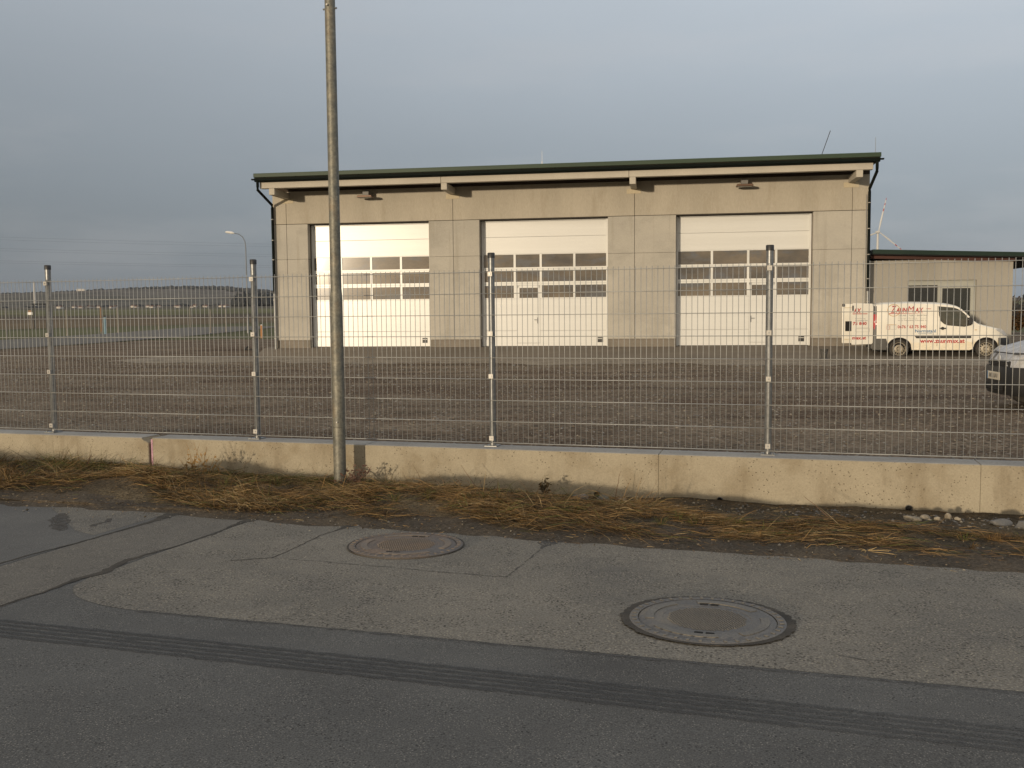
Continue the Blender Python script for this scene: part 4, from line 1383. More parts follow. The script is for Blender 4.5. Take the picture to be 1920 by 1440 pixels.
# ------------------------------------------------------------------ THE LOW ANNEX
annex = thing('annex', 'low cream annex with sloping dark green roof edge and a wide window behind the van', 'building', B(20.70, .5, OB.z), -YB)
AX = 20.70                                           # local x = s - AX, local y = depth - .5
W0, W1 = 22.15 - AX, 24.45 - AX
wb = MB()
for x0, x1, z0, z1 in ((.02, W0, -.6, 3.0), (W1, 25.64 - AX, -.6, 3.0), (W0, W1, 2.285, 3.0), (W0, W1, -.6, .05)):
    wb.box(x0, x1, 0, .3, z0, z1)
wb.build('wall', M['cream'], annex)
MB().box(.02, .3, .3, 9, -.6, 3.0).box(25.34 - AX, 25.64 - AX, .3, 9, -.6, 3.0).box(.3, 25.34 - AX, 8.7, 9, -.6, 3.0).build('rear_walls', M['cream'], annex)


def rz_(x, z): return z - .0377 * (x - .25)


RX0, RX1 = .17, 7.4
for nm, mt, z0, z1, y0, x1 in (('roof_edge', 'annexfascia', 3.235, 3.385, -.40, RX1), ('eave_strip', 'redbrown', 3.08, 3.232, -.06, 5.0), ('soffit', 'dark', 3.205, 3.233, -.36, RX1 - .05)):
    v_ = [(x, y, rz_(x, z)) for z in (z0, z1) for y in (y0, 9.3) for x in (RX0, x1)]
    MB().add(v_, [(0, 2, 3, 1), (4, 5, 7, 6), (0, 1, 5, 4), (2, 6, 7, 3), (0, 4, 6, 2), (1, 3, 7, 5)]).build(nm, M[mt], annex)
win = MB().box(W0, W1, .10, .17, 2.115, 2.285).box(W0, W0 + .045, .10, .18, .05, 2.115).box(23.19 - AX, 23.345 - AX, .10, .18, .05, 2.115).box(24.29 - AX, W1, .10, .18, .05, 2.115) \
    .box(W0 + .045, 23.19 - AX, .10, .18, .05, .12).box(23.345 - AX, 24.29 - AX, .10, .18, .05, .12).box(23.345 - AX, 24.29 - AX, .10, .18, 2.0, 2.115).build('window', M['winframe'], annex)
MB().box(W0 + .045, 23.19 - AX, .15, .165, .12, 2.115).build('pane', M['glass'], win)
MB().box(23.345 - AX, 24.29 - AX, .15, .165, .12, 2.0).build('pane', M['glass'], win)
MB().box(W0 + .045, 23.19 - AX, .125, .14, 2.03, 2.085).build('blind_rail', M['bracket'], win)
MB().box(W0 - .02, W1 + .02, -.03, .10, .01, .048).build('sill', M['winframe'], win)

# ------------------------------------------------------------------ VANS
TOP = [(0, 1.74), (.10, 1.80), (.28, 1.83), (1.0, 1.85), (1.93, 1.815), (2.14, 1.79), (2.34, 1.755), (2.55, 1.68), (2.70, 1.56), (2.863, 1.39), (3.01, 1.23), (3.127, 1.135),
       (3.29, 1.085), (3.52, 1.03), (3.80, .955), (3.94, .875), (4.02, .78), (4.07, .70)]
VL = 4.07
RW, FW, WZ, WR = .80, 3.38, .305, .305


def ztop(x):
    for (a, za), (b, zb) in zip(TOP[:-1], TOP[1:]):
        if x <= b:
            return za + (zb - za) * (x - a) / (b - a)
    return TOP[-1][1]


def zshould(x):
    r = .12 - .075 * sm(2.2, 2.6, x) + .02 * sm(3.1, 3.4, x)
    return ztop(x) - r


def hw(x):
    """half width in plan"""
    if x > 3.35:
        q = (x - 3.35) / (VL - 3.35)
        return .855 - .36 * q ** 2.6
    if x < .08:
        return .855 - .03 * (1 - x / .08)
    return .855


def sy(x, z):
    w_ = hw(x)
    k = max(0.0, z - 1.0)
    return w_ - .085 * (k / .75) ** 2 - (.03 * max(0, .5 - z) / .3)


def zlow(x):
    z = .27
    for xw in (RW, FW):
        if abs(x - xw) < .385:
            z = max(z, WZ + math.sqrt(.385 ** 2 - (x - xw) ** 2) * .96)
    return z


def van(name, label, loc, rz, paint, lower, opened):
    V = thing(name, label, 'van', loc, rz)
    X = sorted(set([0, .03, .08, .16, .28] + [RW - .385 + .77 * k / 22 for k in range(23)] + [FW - .385 + .77 * k / 22 for k in range(23)] +
                   [1.3 + .1 * k for k in range(17)] + [3.85, 3.92, 3.98, 4.03, VL]))
    NS, NR = 12, 5
    body = MB()
    for sg in (-1, 1):
        rings = []
        for x in X:
            zl, zs, zt = zlow(x), zshould(x), ztop(x)
            zl = min(zl, zs - .05)
            ring = []
            for j in range(NS + 1):
                z = zl + (zs - zl) * j / NS
                ring.append((x, sg * sy(x, z), z))
            ys_ = sy(x, zs)
            for j in range(1, NR + 1):
                a_ = (PI / 2) * j / NR
                yy = ys_ * (1 - (1 - math.cos(a_)) * .0) if False else ys_ * math.cos(a_) ** .55 if j < NR else 0.0
                ring.append((x, sg * yy, zs + (zt - zs) * math.sin(a_) ** .8))
            rings.append(ring)
        n_ = NS + NR + 1
        vs__ = [p for r_ in rings for p in r_]
        fs__, mi = [], []
        for i in range(len(X) - 1):
            for j in range(n_ - 1):
                fs__.append((i * n_ + j, i * n_ + j + 1, (i + 1) * n_ + j + 1, (i + 1) * n_ + j))
        o_ = len(body.v)
        body.add(vs__, fs__)
        for q, f in enumerate(fs__):
            zc = sum(vs__[i][2] for i in f) / 4
            body.m[len(body.m) - len(fs__) + q] = 1 if zc < .55 else 0
        # front closing
        L = len(X) - 1
        ctr = [(VL, 0, rings[L][j][2]) for j in range(n_)]
        body.add(rings[L] + ctr, [(j, j + 1, n_ + j + 1, n_ + j) for j in range(n_ - 1)])
        if not opened:
            ctr = [(0, 0, rings[0][j][2]) for j in range(n_)]
            body.add(rings[0] + ctr, [(j, j + 1, n_ + j + 1, n_ + j) for j in range(n_ - 1)])
    me = body.mesh('body', [paint, lower])
    bm = bmesh.new(); bm.from_mesh(me)
    bmesh.ops.remove_doubles(bm, verts=bm.verts, dist=.0005)
    bmesh.ops.recalc_face_normals(bm, faces=bm.faces)
    bm.to_mesh(me); bm.free()
    bo = link('body', me, V, smooth=38)
    # floor and wheel houses
    MB().box(.05, 4.0, -.62, .62, .24, .34).box(.42, 1.2, -.80, .80, .34, .70).box(3.0, 3.78, -.76, .76, .34, .70).build('underbody', M['dark'], V)
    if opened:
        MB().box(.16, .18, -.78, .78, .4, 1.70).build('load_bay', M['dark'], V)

    def patch(nm, poly, mt, off=.006, side=-1, parent=V, rows=14):
        zs_ = [p[1] for p in poly]
        z0, z1 = min(zs_), max(zs_)
        lev = sorted(set([z0 + (z1 - z0) * k / rows for k in range(rows + 1)]))
        L_, R_ = [], []
        for z in lev:
            zz = min(max(z, z0 + 1e-5), z1 - 1e-5)
            xs__ = []
            for k in range(len(poly)):
                a, b__ = poly[k], poly[(k + 1) % len(poly)]
                if (a[1] - zz) * (b__[1] - zz) < 0:
                    xs__.append(a[0] + (b__[0] - a[0]) * (zz - a[1]) / (b__[1] - a[1]))
            if len(xs__) < 2:
                continue
            L_.append((min(xs__), zz)); R_.append((max(xs__), zz))
        b = MB()
        K = 8
        vs__ = []
        for (xa, za), (xb, zb) in zip(L_, R_):
            for q in range(K + 1):
                x = xa + (xb - xa) * q / K
                vs__.append((x, side * (sy(min(x, VL), za) + off), za))
        fs__ = [(i * (K + 1) + q, i * (K + 1) + q + 1, (i + 1) * (K + 1) + q + 1, (i + 1) * (K + 1) + q) for i in range(len(L_) - 1) for q in range(K)]
        if side > 0:
            fs__ = [tuple(reversed(f)) for f in fs__]
        return b.add(vs__, fs__).build(nm, mt, parent, fix=False)

    WIN = [(1.978, 1.654), (2.34, 1.636), (2.537, 1.566), (2.73, 1.417), (2.86, 1.23), (2.946, 1.083), (2.716, 1.03), (2.34, 1.047), (2.16, 1.10), (2.045, 1.205), (1.995, 1.38)]
    cx, cz = 2.4, 1.33
    WINO = [(cx + (x - cx) * 1.045, cz + (z - cz) * 1.06) for x, z in WIN]
    for sd in (-1, 1):
        patch('window_seal', WINO, M['vanblack'], .004, sd)
        patch('side_window', WIN, M['carglass'], .008, sd)
        patch('rub_strip', [(1.26, .72), (1.31, .65), (2.92, .65), (2.96, .685), (2.92, .72)], M['vanblack'], .016, sd, rows=4)
        hd = MB().box(1.99, 2.20, sd * .862 if sd > 0 else -.885, .885 if sd > 0 else -.862, .945, .985).build('door_handle', M['vanblack'], V, bevel=.008)
        MB().lathe([(.05, .856), (.05, .875)] if sd > 0 else [(.05, -.875), (.05, -.856)], n=14, axis='y', c=(2.09, 0, .965)).build('handle_cup', M['vanblack'], V)
        MB().prism([(2.82, 1.08), (2.93, 1.10), (2.96, 1.22), (2.90, 1.32), (2.82, 1.30)], sd * .845, sd * 1.02).build('mirror', M['vanblack'], V, bevel=.02, seg=2)
        # door shut lines
        for xl in (1.93,):
            patch('door_gap', [(xl, 1.68), (xl + .010, 1.68), (xl + .010, .40), (xl, .40)], M['dark'], .0015, sd)
        patch('door_gap', [(3.0, 1.05), (3.008, 1.05), (2.975, .45), (2.965, .45)], M['dark'], .0015, sd)
        patch('headlight', [(3.62, .925), (3.80, .955), (3.93, .88), (4.0, .79), (4.035, .70), (3.93, .72), (3.78, .83)], M['clearlens'], .012, sd)
        patch('side_blinker', [(3.03, .925), (3.10, .925), (3.10, .90), (3.03, .90)], M['letterorange'], .006, sd, rows=3)
        # rear pillar and lamp
        patch('rear_pillar', [(0.0, 1.70), (.10, 1.70), (.105, .60), (0.0, .60)], M['vangrey'], .004, sd)
        patch('tail_lamp', [(0.005, 1.43), (.095, 1.43), (.095, 1.20), (.075, 1.03), (.03, .93), (0.005, 1.02)], M['redlens'], .014, sd)
        patch('reverse_lamp', [(0.012, 1.20), (.085, 1.26), (.092, 1.20), (.05, 1.12)], M['pinklens'], .018, sd, rows=5)
        patch('rear_bumper', [(-.0, .64), (.40, .64), (.44, .48), (.42, .27), (.0, .27)], M['vangrey'], .012, sd)
    # bumpers
    XB = [3.74, 3.8, 3.86, 3.92, 3.98, 4.03, VL]
    bp = MB()
    ZB = [.23, .30, .40, .52, .60, .655]
    OF = [.0, .025, .035, .035, .028, .012]
    for sg in (-1, 1):
        vs__ = []
        for x in XB:
            for z, of in zip(ZB, OF):
                vs__.append((x + of * (x - 3.74) / (VL - 3.74), sg * (sy(x, max(z, .5)) + of), z))
        n_ = len(ZB)
        fs__ = [(i * n_ + j, i * n_ + j + 1, (i + 1) * n_ + j + 1, (i + 1) * n_ + j) for i in range(len(XB) - 1) for j in range(n_ - 1)]
        bp.add(vs__, fs__)
        e0 = vs__[-n_:]
        mid = [(VL + of + .035, sg * .25, z) for z, of in zip(ZB, OF)]
        ctr = [(VL + of + .045, 0, z) for z, of in zip(ZB, OF)]
        bp.add(e0 + mid, [(j, j + 1, n_ + j + 1, n_ + j) for j in range(n_ - 1)])
        bp.add(mid + ctr, [(j, j + 1, n_ + j + 1, n_ + j) for j in range(n_ - 1)])
        bp.add(e0 + mid + ctr, [(n_ - 1, 2 * n_ - 1, 2 * n_ - 2, n_ - 2)])
    me = bp.mesh('front_bumper', M['vanblack'])
    bm = bmesh.new(); bm.from_mesh(me)
    bmesh.ops.remove_doubles(bm, verts=bm.verts, dist=.0005); bmesh.ops.recalc_face_normals(bm, faces=bm.faces)
    bm.to_mesh(me); bm.free()
    link('front_bumper', me, V, smooth=40)
    MB().box(-.06, .05, -.80, .80, .30, .58).build('rear_step', M['vangrey'], V, bevel=.03, seg=2)
    # grille, air intake, plate, lamps seen from the front
    MB().box(VL - .08, VL + .014, -.44, .44, .60, .745).build('grille', M['vanblack'], V, bevel=.012)
    for z in (.665, .69, .715):
        MB().box(VL + .008, VL + .020, -.37, .37, z - .004, z + .004).build('grille_bar', M['dark'], V)
    MB().box(VL + .06, VL + .083, -.36, .36, .29, .39).build('air_intake', M['dark'], V, bevel=.006)
    for z in (.315, .34, .365):
        MB().box(VL + .078, VL + .088, -.35, .35, z - .005, z + .005).build('intake_bar', M['vanblack'], V)
    pl_ = MB().box(VL + .078, VL + .090, -.26, .26, .45, .57).build('number_plate', M['plate'], V, bevel=.004)
    # windscreen
    wv = []
    for x in [2.60 + .5 * k / 8 for k in range(9)]:
        for q in range(-8, 9):
            zs_, zt_ = zshould(x), ztop(x)
            ys_ = sy(x, zs_)
            t_ = q / 8 * .90
            yy = ys_ * t_
            ca = abs(t_) ** (1 / .55)
            zz = zs_ + (zt_ - zs_) * max(0.0, 1 - ca * ca) ** .4
            wv.append((x + .008, yy, zz + .012))
    MB().add(wv, [(i * 17 + q, i * 17 + q + 1, (i + 1) * 17 + q + 1, (i + 1) * 17 + q) for i in range(8) for q in range(16)]).build('windscreen', M['carglass'], V, smooth=60)
    MB().tube([(3.10, -.55, 1.165), (3.02, .0, 1.235)], .008, n=5).build('wiper', M['vanblack'], V)
    # wheels
    for k, (xw, sg) in enumerate(((RW, -1), (FW, -1), (RW, 1), (FW, 1))):
        W_ = bpy.data.objects.new('wheel', None)
        COL.objects.link(W_); W_.parent = V
        W_.location = (xw, sg * .735, WZ)
        W_.rotation_euler = (0, 0, 0 if sg < 0 else PI)
        if k == 0:
            ty = MB().lathe([(.205, -.085), (.235, -.100), (.285, -.092), (.303, -.06), (.305, 0), (.303, .06), (.285, .092), (.20, .09)], n=40, axis='y', closed=True).build('tyre', M['tyre'], W_, smooth=40)
            rm = MB().lathe([(.208, -.088), (.213, -.098), (.20, -.096), (.188, -.070), (.172, -.058), (.135, -.064), (.10, -.082), (.075, -.082), (.06, -.070), (.045, -.070), (.04, -.085), (.005, -.088)], n=40, axis='y', closed=True).build('rim', M['rim'], W_, smooth=40)
            hl = MB()
            for q in range(14):
                a_ = 2 * PI * q / 14
                ca, sa = math.cos(a_), math.sin(a_)
                pts_ = [(r_ * ca - t_ * sa, r_ * sa + t_ * ca) for r_, t_ in ((.142, -.016), (.186, -.022), (.186, .022), (.142, .016))]
                hl.prism(pts_, -.085, -.062)
            for q in range(4):
                a_ = 2 * PI * q / 4 + PI / 4
                hl.lathe([(.012, -.094), (.012, -.07)], n=8, axis='y', c=(.062 * math.cos(a_), 0, .062 * math.sin(a_)))
            hh_ = hl.build('rim_slots', M['dark'], W_)
            hh_['kind'] = 'stuff'
            src = (ty, rm, hh_)
        else:
            for s_ in src:
                dup(s_, W_)
    return V, patch


def text(nm, body, parent, x, z, h, y=-.8625, mt='letterred', bold=0.0, shear=0.0, width=None, frame=None, depth=.002):
    """lettering standing in the local x,z plane facing -y; h = capital height, width = wanted length"""
    cu = bpy.data.curves.new('lettering', 'FONT')
    cu.body = body
    cu.size = h / .69
    cu.shear = shear
    cu.offset = bold
    cu.extrude = depth / 2
    cu.resolution_u = 2
    ob = bpy.data.objects.new('tmp', cu)
    COL.objects.link(ob)
    dg = bpy.context.evaluated_depsgraph_get()
    me = bpy.data.meshes.new_from_object(ob.evaluated_get(dg))
    bpy.data.objects.remove(ob)
    xs__ = [v.co.x for v in me.vertices]
    k = (width / (max(xs__) - min(xs__))) if width else 1.0
    x0 = min(xs__)
    for v in me.vertices:
        a, b__, c = (v.co.x - x0) * k, v.co.y, v.co.z
        zz = z + b__
        if frame:
            v.co = frame(a, zz, c)
        else:
            xx = x + a
            v.co = Vector((xx, -(sy(min(max(xx, 0), 3.3), zz) + .004) - c, zz))
    me.materials.clear()
    me.materials.append(M[mt])
    return link(nm, me, parent)


V1, patch1 = van('delivery_van', 'white delivery van with red lettering and open rear doors before the annex', (12.03, 31.86, -.005), -math.radians(15), M['vanwhite'], M['vandirty'], True)
text('lettering', 'Z', V1, .53, 1.487, .21, bold=.008, shear=.30, width=.17)
text('lettering', 'AUN', V1, .68, 1.487, .14, bold=.007, shear=.25, width=.35)
text('lettering', 'M', V1, 1.04, 1.487, .20, bold=0, shear=.2, width=.20)
text('lettering', 'AX', V1, 1.255, 1.487, .14, bold=.007, shear=.25, width=.26)
patch1('underline', [(.48, 1.462), (1.67, 1.458), (1.67, 1.440), (.48, 1.438)], M['letterred'], .006, rows=2)
ringm = MB()
vv = []
for k in range(36):
    a_ = 2 * PI * k / 36
    for r_ in (.178, .200):
        x, z = .62 + r_ * math.cos(a_), 1.555 + r_ * math.sin(a_)
        vv.append((x, -(sy(x, z) + .0035), z))
ringm.add(vv, [(2 * k, 2 * k + 1, (2 * k + 3) % 72, (2 * k + 2) % 72) for k in range(36)]).build('orange_ring', M['letterorange'], V1)
text('lettering', 'ZÄUNE • TORE • BALKONE', V1, .76, 1.362, .048, mt='lettergrey', width=.88)
text('lettering', 'Montage • Beratung • Verkauf', V1, .76, 1.285, .034, mt='letterpale', width=.86)
text('lettering', '2152 Traunfeld, Traunfeld 54', V1, .75, 1.213, .036, mt='lettergrey', width=.88)
text('lettering', '0676 / 63 75 840', V1, .74, .975, .095, bold=.003, width=.86)
text('lettering', 'Normstahl', V1, 1.27, .838, .095, mt='letterblue', bold=.003, width=.62)
text('lettering', 'GARAGENTORE', V1, 1.36, .785, .034, mt='letterblue', width=.42)
text('lettering', 'www.zaunmax.at', V1, 1.42, .505, .125, bold=.006, width=1.33)
patch1('underline', [(1.26, .750), (1.98, .750), (1.98, .742), (1.26, .742)], M['letterpale'], .004, rows=2)
text('lettering', '~', V1, 1.60, 1.56, .10, width=.14, bold=.002)
for (x0, x1, z0, z1, mm) in ((.41, .50, .935, 1.06, 'letterred'), (.51, .70, .935, 1.06, 'letterpale'), (.41, .70, 1.085, 1.10, 'letterorange')):
    for (a, b__, c, d) in ((x0, x1, z0, z0 + .008), (x0, x1, z1 - .008, z1), (x0, x0 + .008, z0, z1), (x1 - .008, x1, z0, z1)):
        patch1('gate_emblem', [(a, d), (b__, d), (b__, c), (a, c)], M[mm], .004, rows=2)


def rear_door(hy, ang, wd, outer_text):
    """rear door hinged at (0, hy); ang = direction of the open leaf seen from above"""
    Dd = bpy.data.objects.new('rear_door', None)
    COL.objects.link(Dd); Dd.parent = V1
    Dd.location = (-.01, hy, 0)
    Dd.rotation_euler = (0, 0, ang)
    prof = [(.0, .50), (.0, 1.66), (.03, 1.78), (wd - .03, 1.80), (wd, 1.77), (wd, .46), (wd - .02, .44), (.04, .46)]
    MB().prism([(x, z) for x, z in prof], -.03, .03).build('door_leaf', M['vanwhite'], Dd, bevel=.015, seg=2)
    return Dd


# right leaf: swung back along the near side, its outer face to the camera (local +x runs from the hinge to the rear)
rd = rear_door(-.80, math.radians(180 + 17), .70, True)
# outer face is local +y here


def on_leaf(x_right):
    def fr(a, z, c):
        return Vector((x_right - a, .034 + c, z))
    return fr


for bd, xr, z, h, mt, wd_, bo_ in (('AX', .665, 1.487, .14, 'letterred', .26, .007), ('Traunfeld 54', .60, 1.213, .036, 'lettergrey', .40, 0), ('Beratung', .60, 1.285, .034, 'letterpale', .34, 0),
                                   ('75 840', .68, 1.09, .095, 'letterred', .46, .004), ('max.at', .69, .62, .10, 'letterred', .46, .005)):
    text('lettering', bd, rd, 0, z, h, mt=mt, bold=bo_, shear=.25 if bd == 'AX' else 0, width=wd_, frame=on_leaf(xr))
MB().box(.20, .69, .031, .036, 1.44, 1.462).build('underline', M['letterred'], rd)
for (a, b__, c, d) in ((.12, .58, .86, .868), (.12, .58, .965, .973), (.12, .128, .86, .973), (.572, .58, .86, .973), (.16, .54, .99, .998)):
    MB().box(a, b__, .031, .035, c, d).build('gate_emblem', M['letterpale'], rd)
MB().box(.66, .70, .02, .045, 1.55, 1.72).build('hinge_edge', M['vangrey'], rd)
# left leaf: its inner face to the camera
ld = rear_door(.80, math.radians(180 + 3), .84, False)
MB().box(.09, .74, .031, .040, .86, 1.20).build('inner_panel', M['dark'], ld, bevel=.01)
MB().box(.05, .80, .031, .055, .56, .60).build('inner_rail', M['vandirty'], ld, bevel=.008)
MB().box(.05, .80, .031, .055, 1.66, 1.69).build('inner_rail', M['vandirty'], ld, bevel=.008)
MB().box(.76, .84, -.035, .06, 1.70, 1.80).build('top_latch', M['vanblack'], ld, bevel=.01)

V2, patch2 = van('parked_van', 'frosted white van with black bumper, only its front in view at right', (7.06 + .99 * 4.16 * .95, 13.9 - .139 * 4.16 * .95, .06), math.radians(172), M['frost'], M['frost'], False)
V2.scale = (.95, .95, .95)


def on_plate(y0):
    def fr(a, z, c):
        return Vector((VL + .091 + c, y0 + a, z))
    return fr


text('lettering', 'MI', V2, 0, .478, .068, mt='lettergrey', width=.10, bold=.002, frame=on_plate(-.16))
text('lettering', '10AV', V2, 0, .478, .068, mt='lettergrey', width=.21, bold=.002, frame=on_plate(-.01))
MB().box(VL + .089, VL + .0915, -.255, -.215, .452, .568).build('plate_band', M['letterblue'], V2)
# lamps, bonnet lip and vents on the front of the frosted van
for sg in (-1, 1):
    vs__ = []
    for q in range(7):
        y = .33 + .30 * q / 6
        xf = 4.055 - .16 * (q / 6) ** 2
        vs__ += [(xf + .035, sg * y, .665), (xf + .028, sg * y, .74), (xf - .07, sg * y, .845)]
    MB().add(vs__, [(3 * q + r_, 3 * q + r_ + 1, 3 * q + r_ + 4, 3 * q + r_ + 3) for q in range(6) for r_ in (0, 1)]).build('headlight', M['frost'], V2, smooth=50)
    MB().tube([(3.98, sg * .36, .862), (3.92, sg * .62, .862)], .012, n=6).build('lamp_brow', M['vangrey'], V2)
MB().tube([(3.98, -.52, .850), (4.03, 0, .862), (3.98, .52, .850)], .010, n=6).build('bonnet_edge', M['vangrey'], V2)
MB().lathe([(.05, .0), (.05, .02)], n=18, axis='x', c=(VL - .005, 0, .77)).build('badge', M['clearlens'], V2)

# ------------------------------------------------------------------ SMALL THINGS IN THE YARD
bk = thing('bucket', 'black bucket on a dark round foot standing before the right hall pier', 'bucket', (10.09, 30.66, zy(10.09, 30.66) + .012), 0)
MB().lathe([(.15, 0), (.15, .035), (.11, .05)], n=20).build('foot', M['blackcap'], bk, smooth=40)
MB().lathe([(.085, .045), (.10, .16), (.135, .325), (.140, .335), (.130, .335), (.095, .10)], n=20, closed=False).build('shell', M['vangrey'], bk, smooth=40)
MB().tube([(-.135, 0, .32), (-.10, -.06, .25), (0, -.15, .19), (.10, -.06, .25), (.135, 0, .32)], .005, n=5).build('handle', M['galv'], bk)
db = MB().tube([(0, 0, .02), (.15, .05, .16), (.22, .05, .20)], [.05, .04, .02], n=7).tube([(.05, 0, .05), (.45, -.1, .03)], [.04, .02], n=6).build('broken_branch', M['blackcap'], None, loc=(-12.4, 44.0, zy(-12.4, 44.0)))
tag(db, 'dark bent branch lying on the earth left of the hall', 'branch')

# ------------------------------------------------------------------ LEFT: POSTS, LAMP, SHELTER, CABLES
posts = [(-39.5, 74.4, 2.45, 'postgrey', 'weathered pale post, nearest and leftmost along the side road'), (-38.1, 81.5, 2.3, 'postgrey', 'slim grey post second along the side road, right of the mesh fence post'),
         (-38.6, 89.5, 2.5, 'postbrown', 'brown lower half painted post left of the pale blue post'), (-37.5, 90.6, 2.5, 'postgrey', 'weathered post just right of the pale blue post'),
         (-37.6, 96.0, 2.4, 'postgrey', 'grey post midway along the side road, between the lamp and the blue post'), (-36.2, 97.6, 2.4, 'postgrey', 'grey post with pale foot, two before the road end'),
         (-37.3, 110.5, 2.4, 'postgrey', 'grey corner post where the side road ends'), (-27.5, 87.0, 2.2, 'postgrey', 'faint grey post on the grass right of the road end'),
         (-26.7, 89.0, 2.2, 'postgrey', 'last faint grey post on the grass near the street lamp')]
for x, y, h, mt, lb in posts:
    t = thing('fence_stake', lb, 'post', (x, y, T(x, y) - .05), .3, 'posts along the side road')
    MB().lathe([(.065, 0), (.06, h)], n=8).build('shaft', M[mt], t)
    MB().lathe([(.085, 0), (.08, .22)], n=8).build('foot', M['postgrey'], t)
t = thing('blue_post', 'pale blue thick marker post with dark cap beside the side road', 'post', (-36.3, 85, T(-36.3, 85)), 0)
MB().lathe([(.13, 0), (.13, 1.55)], n=12).build('shaft', M['blue'], t)
MB().lathe([(.135, 1.55), (.12, 1.72)], n=12).build('cap', M['blackcap'], t)
t = thing('orange_post', 'short orange marker post in the grass left of the hall', 'post', (-18.4, 70, T(-18.4, 70)), 0)
MB().lathe([(.085, 0), (.08, .95)], n=10).build('shaft', M['orange'], t)
MB().lathe([(.08, .95), (.05, 1.0)], n=10).build('cap', M['white'], t)
t = thing('street_lamp', 'distant street lamp with curved arm on the grass beyond the yard', 'street lamp', (-23.55, 85, T(-23.55, 85)), 0)
g0 = T(-23.55, 85)
MB().lathe([(.11, 0), (.085, 1.6), (.055, 1.7), (.05, 5.2)], n=10).build('pole', M['galv'], t)
MB().tube([(0, 0, 5.1), (0, 0, 7.6), (-.06, 0, 8.15), (-.25, 0, 8.55), (-.6, 0, 8.80), (-1.05, 0, 8.88)], [.05, .042, .04, .038, .035, .03], n=8).build('arm', M['galv'], t)
MB().tube([(-.98, 0, 8.86), (-1.15, 0, 8.91), (-1.6, 0, 8.98), (-1.78, 0, 8.98)], [.05, .11, .10, .04], n=8).build('lamp_head', M['white'], t)
t = thing('field_shelter', 'dark roofed open shelter standing in the field beyond the side road', 'shelter', (-79.2, 160, T(-79.2, 160)), .1)
zt = 4.15 - T(-79.2, 160)
MB().box(-1.1, 1.2, -1, 1, zt - .15, zt + .1).build('roof', M['forest'], t)
for x in (-.9, 1.0):
    MB().box(x - .07, x + .07, -.07, .07, 0, zt - .15).build('post', M['forest'], t)
t = thing('notice_board', 'small pale notice board with tan top before the field shelter', 'sign', (-79.9, 158, T(-79.9, 158)), 0)
zz = 2.35 - T(-79.9, 158)
MB().box(-.42, .42, -.05, .05, zz, zz + .45).build('board', M['white'], t)
MB().box(-.25, .35, -.05, .05, zz + .46, zz + .75).build('top_board', M['postbrown'], t)
MB().box(-.05, .05, -.03, .03, 0, zz).build('post', M['postgrey'], t)
t = tag(MB().lathe([(1.1, 0), (.9, 24)], n=10).build('white_tower', M['turbine'], None, loc=(-449.8, 900, T(-449.8, 900) - 1)), 'thin white tower standing before the wooded ridge at far left', 'tower')
CAB = [((-136, 205, 21.9), (-36, 262, 22.2)), ((-136, 206.5, 21.6), (-36, 263.5, 21.8)), ((-136, 205, 19.2), (-36, 262, 18.9)), ((-136, 206.5, 18.9), (-36, 263.5, 18.6)),
       ((-136, 205, 16.3), (-36, 262, 15.6)), ((-136, 206.5, 16.0), (-36, 263.5, 15.3))]
CAB = []
for (hl_, dl_) in ((20.6, 0), (20.15, 2.5), (18.0, 0), (17.6, 2.5), (15.2, 0), (14.85, 2.5)):
    CAB.append((hl_, dl_))
names = ['topmost power cable crossing the sky at left', 'second power cable, just under the topmost one', 'upper cable of the middle pair across the left sky', 'lower cable of the middle pair across the left sky',
         'upper cable of the lowest pair across the left sky', 'lowest of the power cables over the hills at left']
for (hh_, dy_), lb in zip(CAB, names):
    pts_ = []
    for k in range(25):
        t_ = k / 24
        x = -175 + 215 * t_
        y = 187 + dy_ + (x + 136) * .655 * .98 + 18
        z = EYE + (hh_ - EYE) * (1 + .0009 * (x + 109)) + (2.0 * (2 * t_ - 1) ** 2 - .5)
        pts_.append((x, y, z))
    b = MB().tube(pts_, .012, n=4).build('power_cable', M['cable'], None, fix=False)
    tag(b, lb, 'cable', 'power cables across the left sky')

# wind turbine far right
t = thing('wind_turbine', 'distant white wind turbine with red striped blades behind the annex roof', 'wind turbine', (494.6, 1290, T(494.6, 1290) - 2), 0)
hz = 110.3 - (T(494.6, 1290) - 2)
MB().lathe([(2.4, 0), (1.3, hz)], n=16).build('tower', M['turbine'], t, smooth=40)
MB().tube([(0, -4.0, hz), (0, -3, hz), (0, 5, hz)], [1.2, 2.0, 1.7], n=12).build('nacelle', M['turbine'], t, smooth=40)
for a_ in (math.radians(78), math.radians(-38), math.radians(200)):
    bl = None
    for i, (r0, r1, mt) in enumerate(((1.5, 28, 'turbine'), (28, 31.5, 'turbinered'), (31.5, 36, 'turbine'), (36, 39, 'turbinered'), (39, 43, 'turbine'), (43, 46, 'turbinered'))):
        def cw(r): return (1.1 + 1.5 * sm(1, 8, r)) * (1 - .72 * max(0, (r - 8) / 38))
        ca, sa = math.cos(a_), math.sin(a_)
        vs__ = []
        for r_ in (r0, (r0 + r1) / 2, r1):
            c = cw(r_)
            for u, v in ((-.35 * c, -3.3), (0, -3.3 - .22 * c), (.65 * c, -3.1), (0, -3.0)):
                vs__.append((r_ * ca - u * sa, v, hz + r_ * sa + u * ca))
        fs__ = [(4 * q + k, 4 * q + (k + 1) % 4, 4 * q + 4 + (k + 1) % 4, 4 * q + 4 + k) for q in range(2) for k in range(4)] + [(0, 3, 2, 1), (8, 9, 10, 11)]
        ob = MB().add(vs__, fs__).build('blade' if i == 0 else 'blade_stripe', M[mt], t if i == 0 else bl)
        if i == 0:
            bl = ob

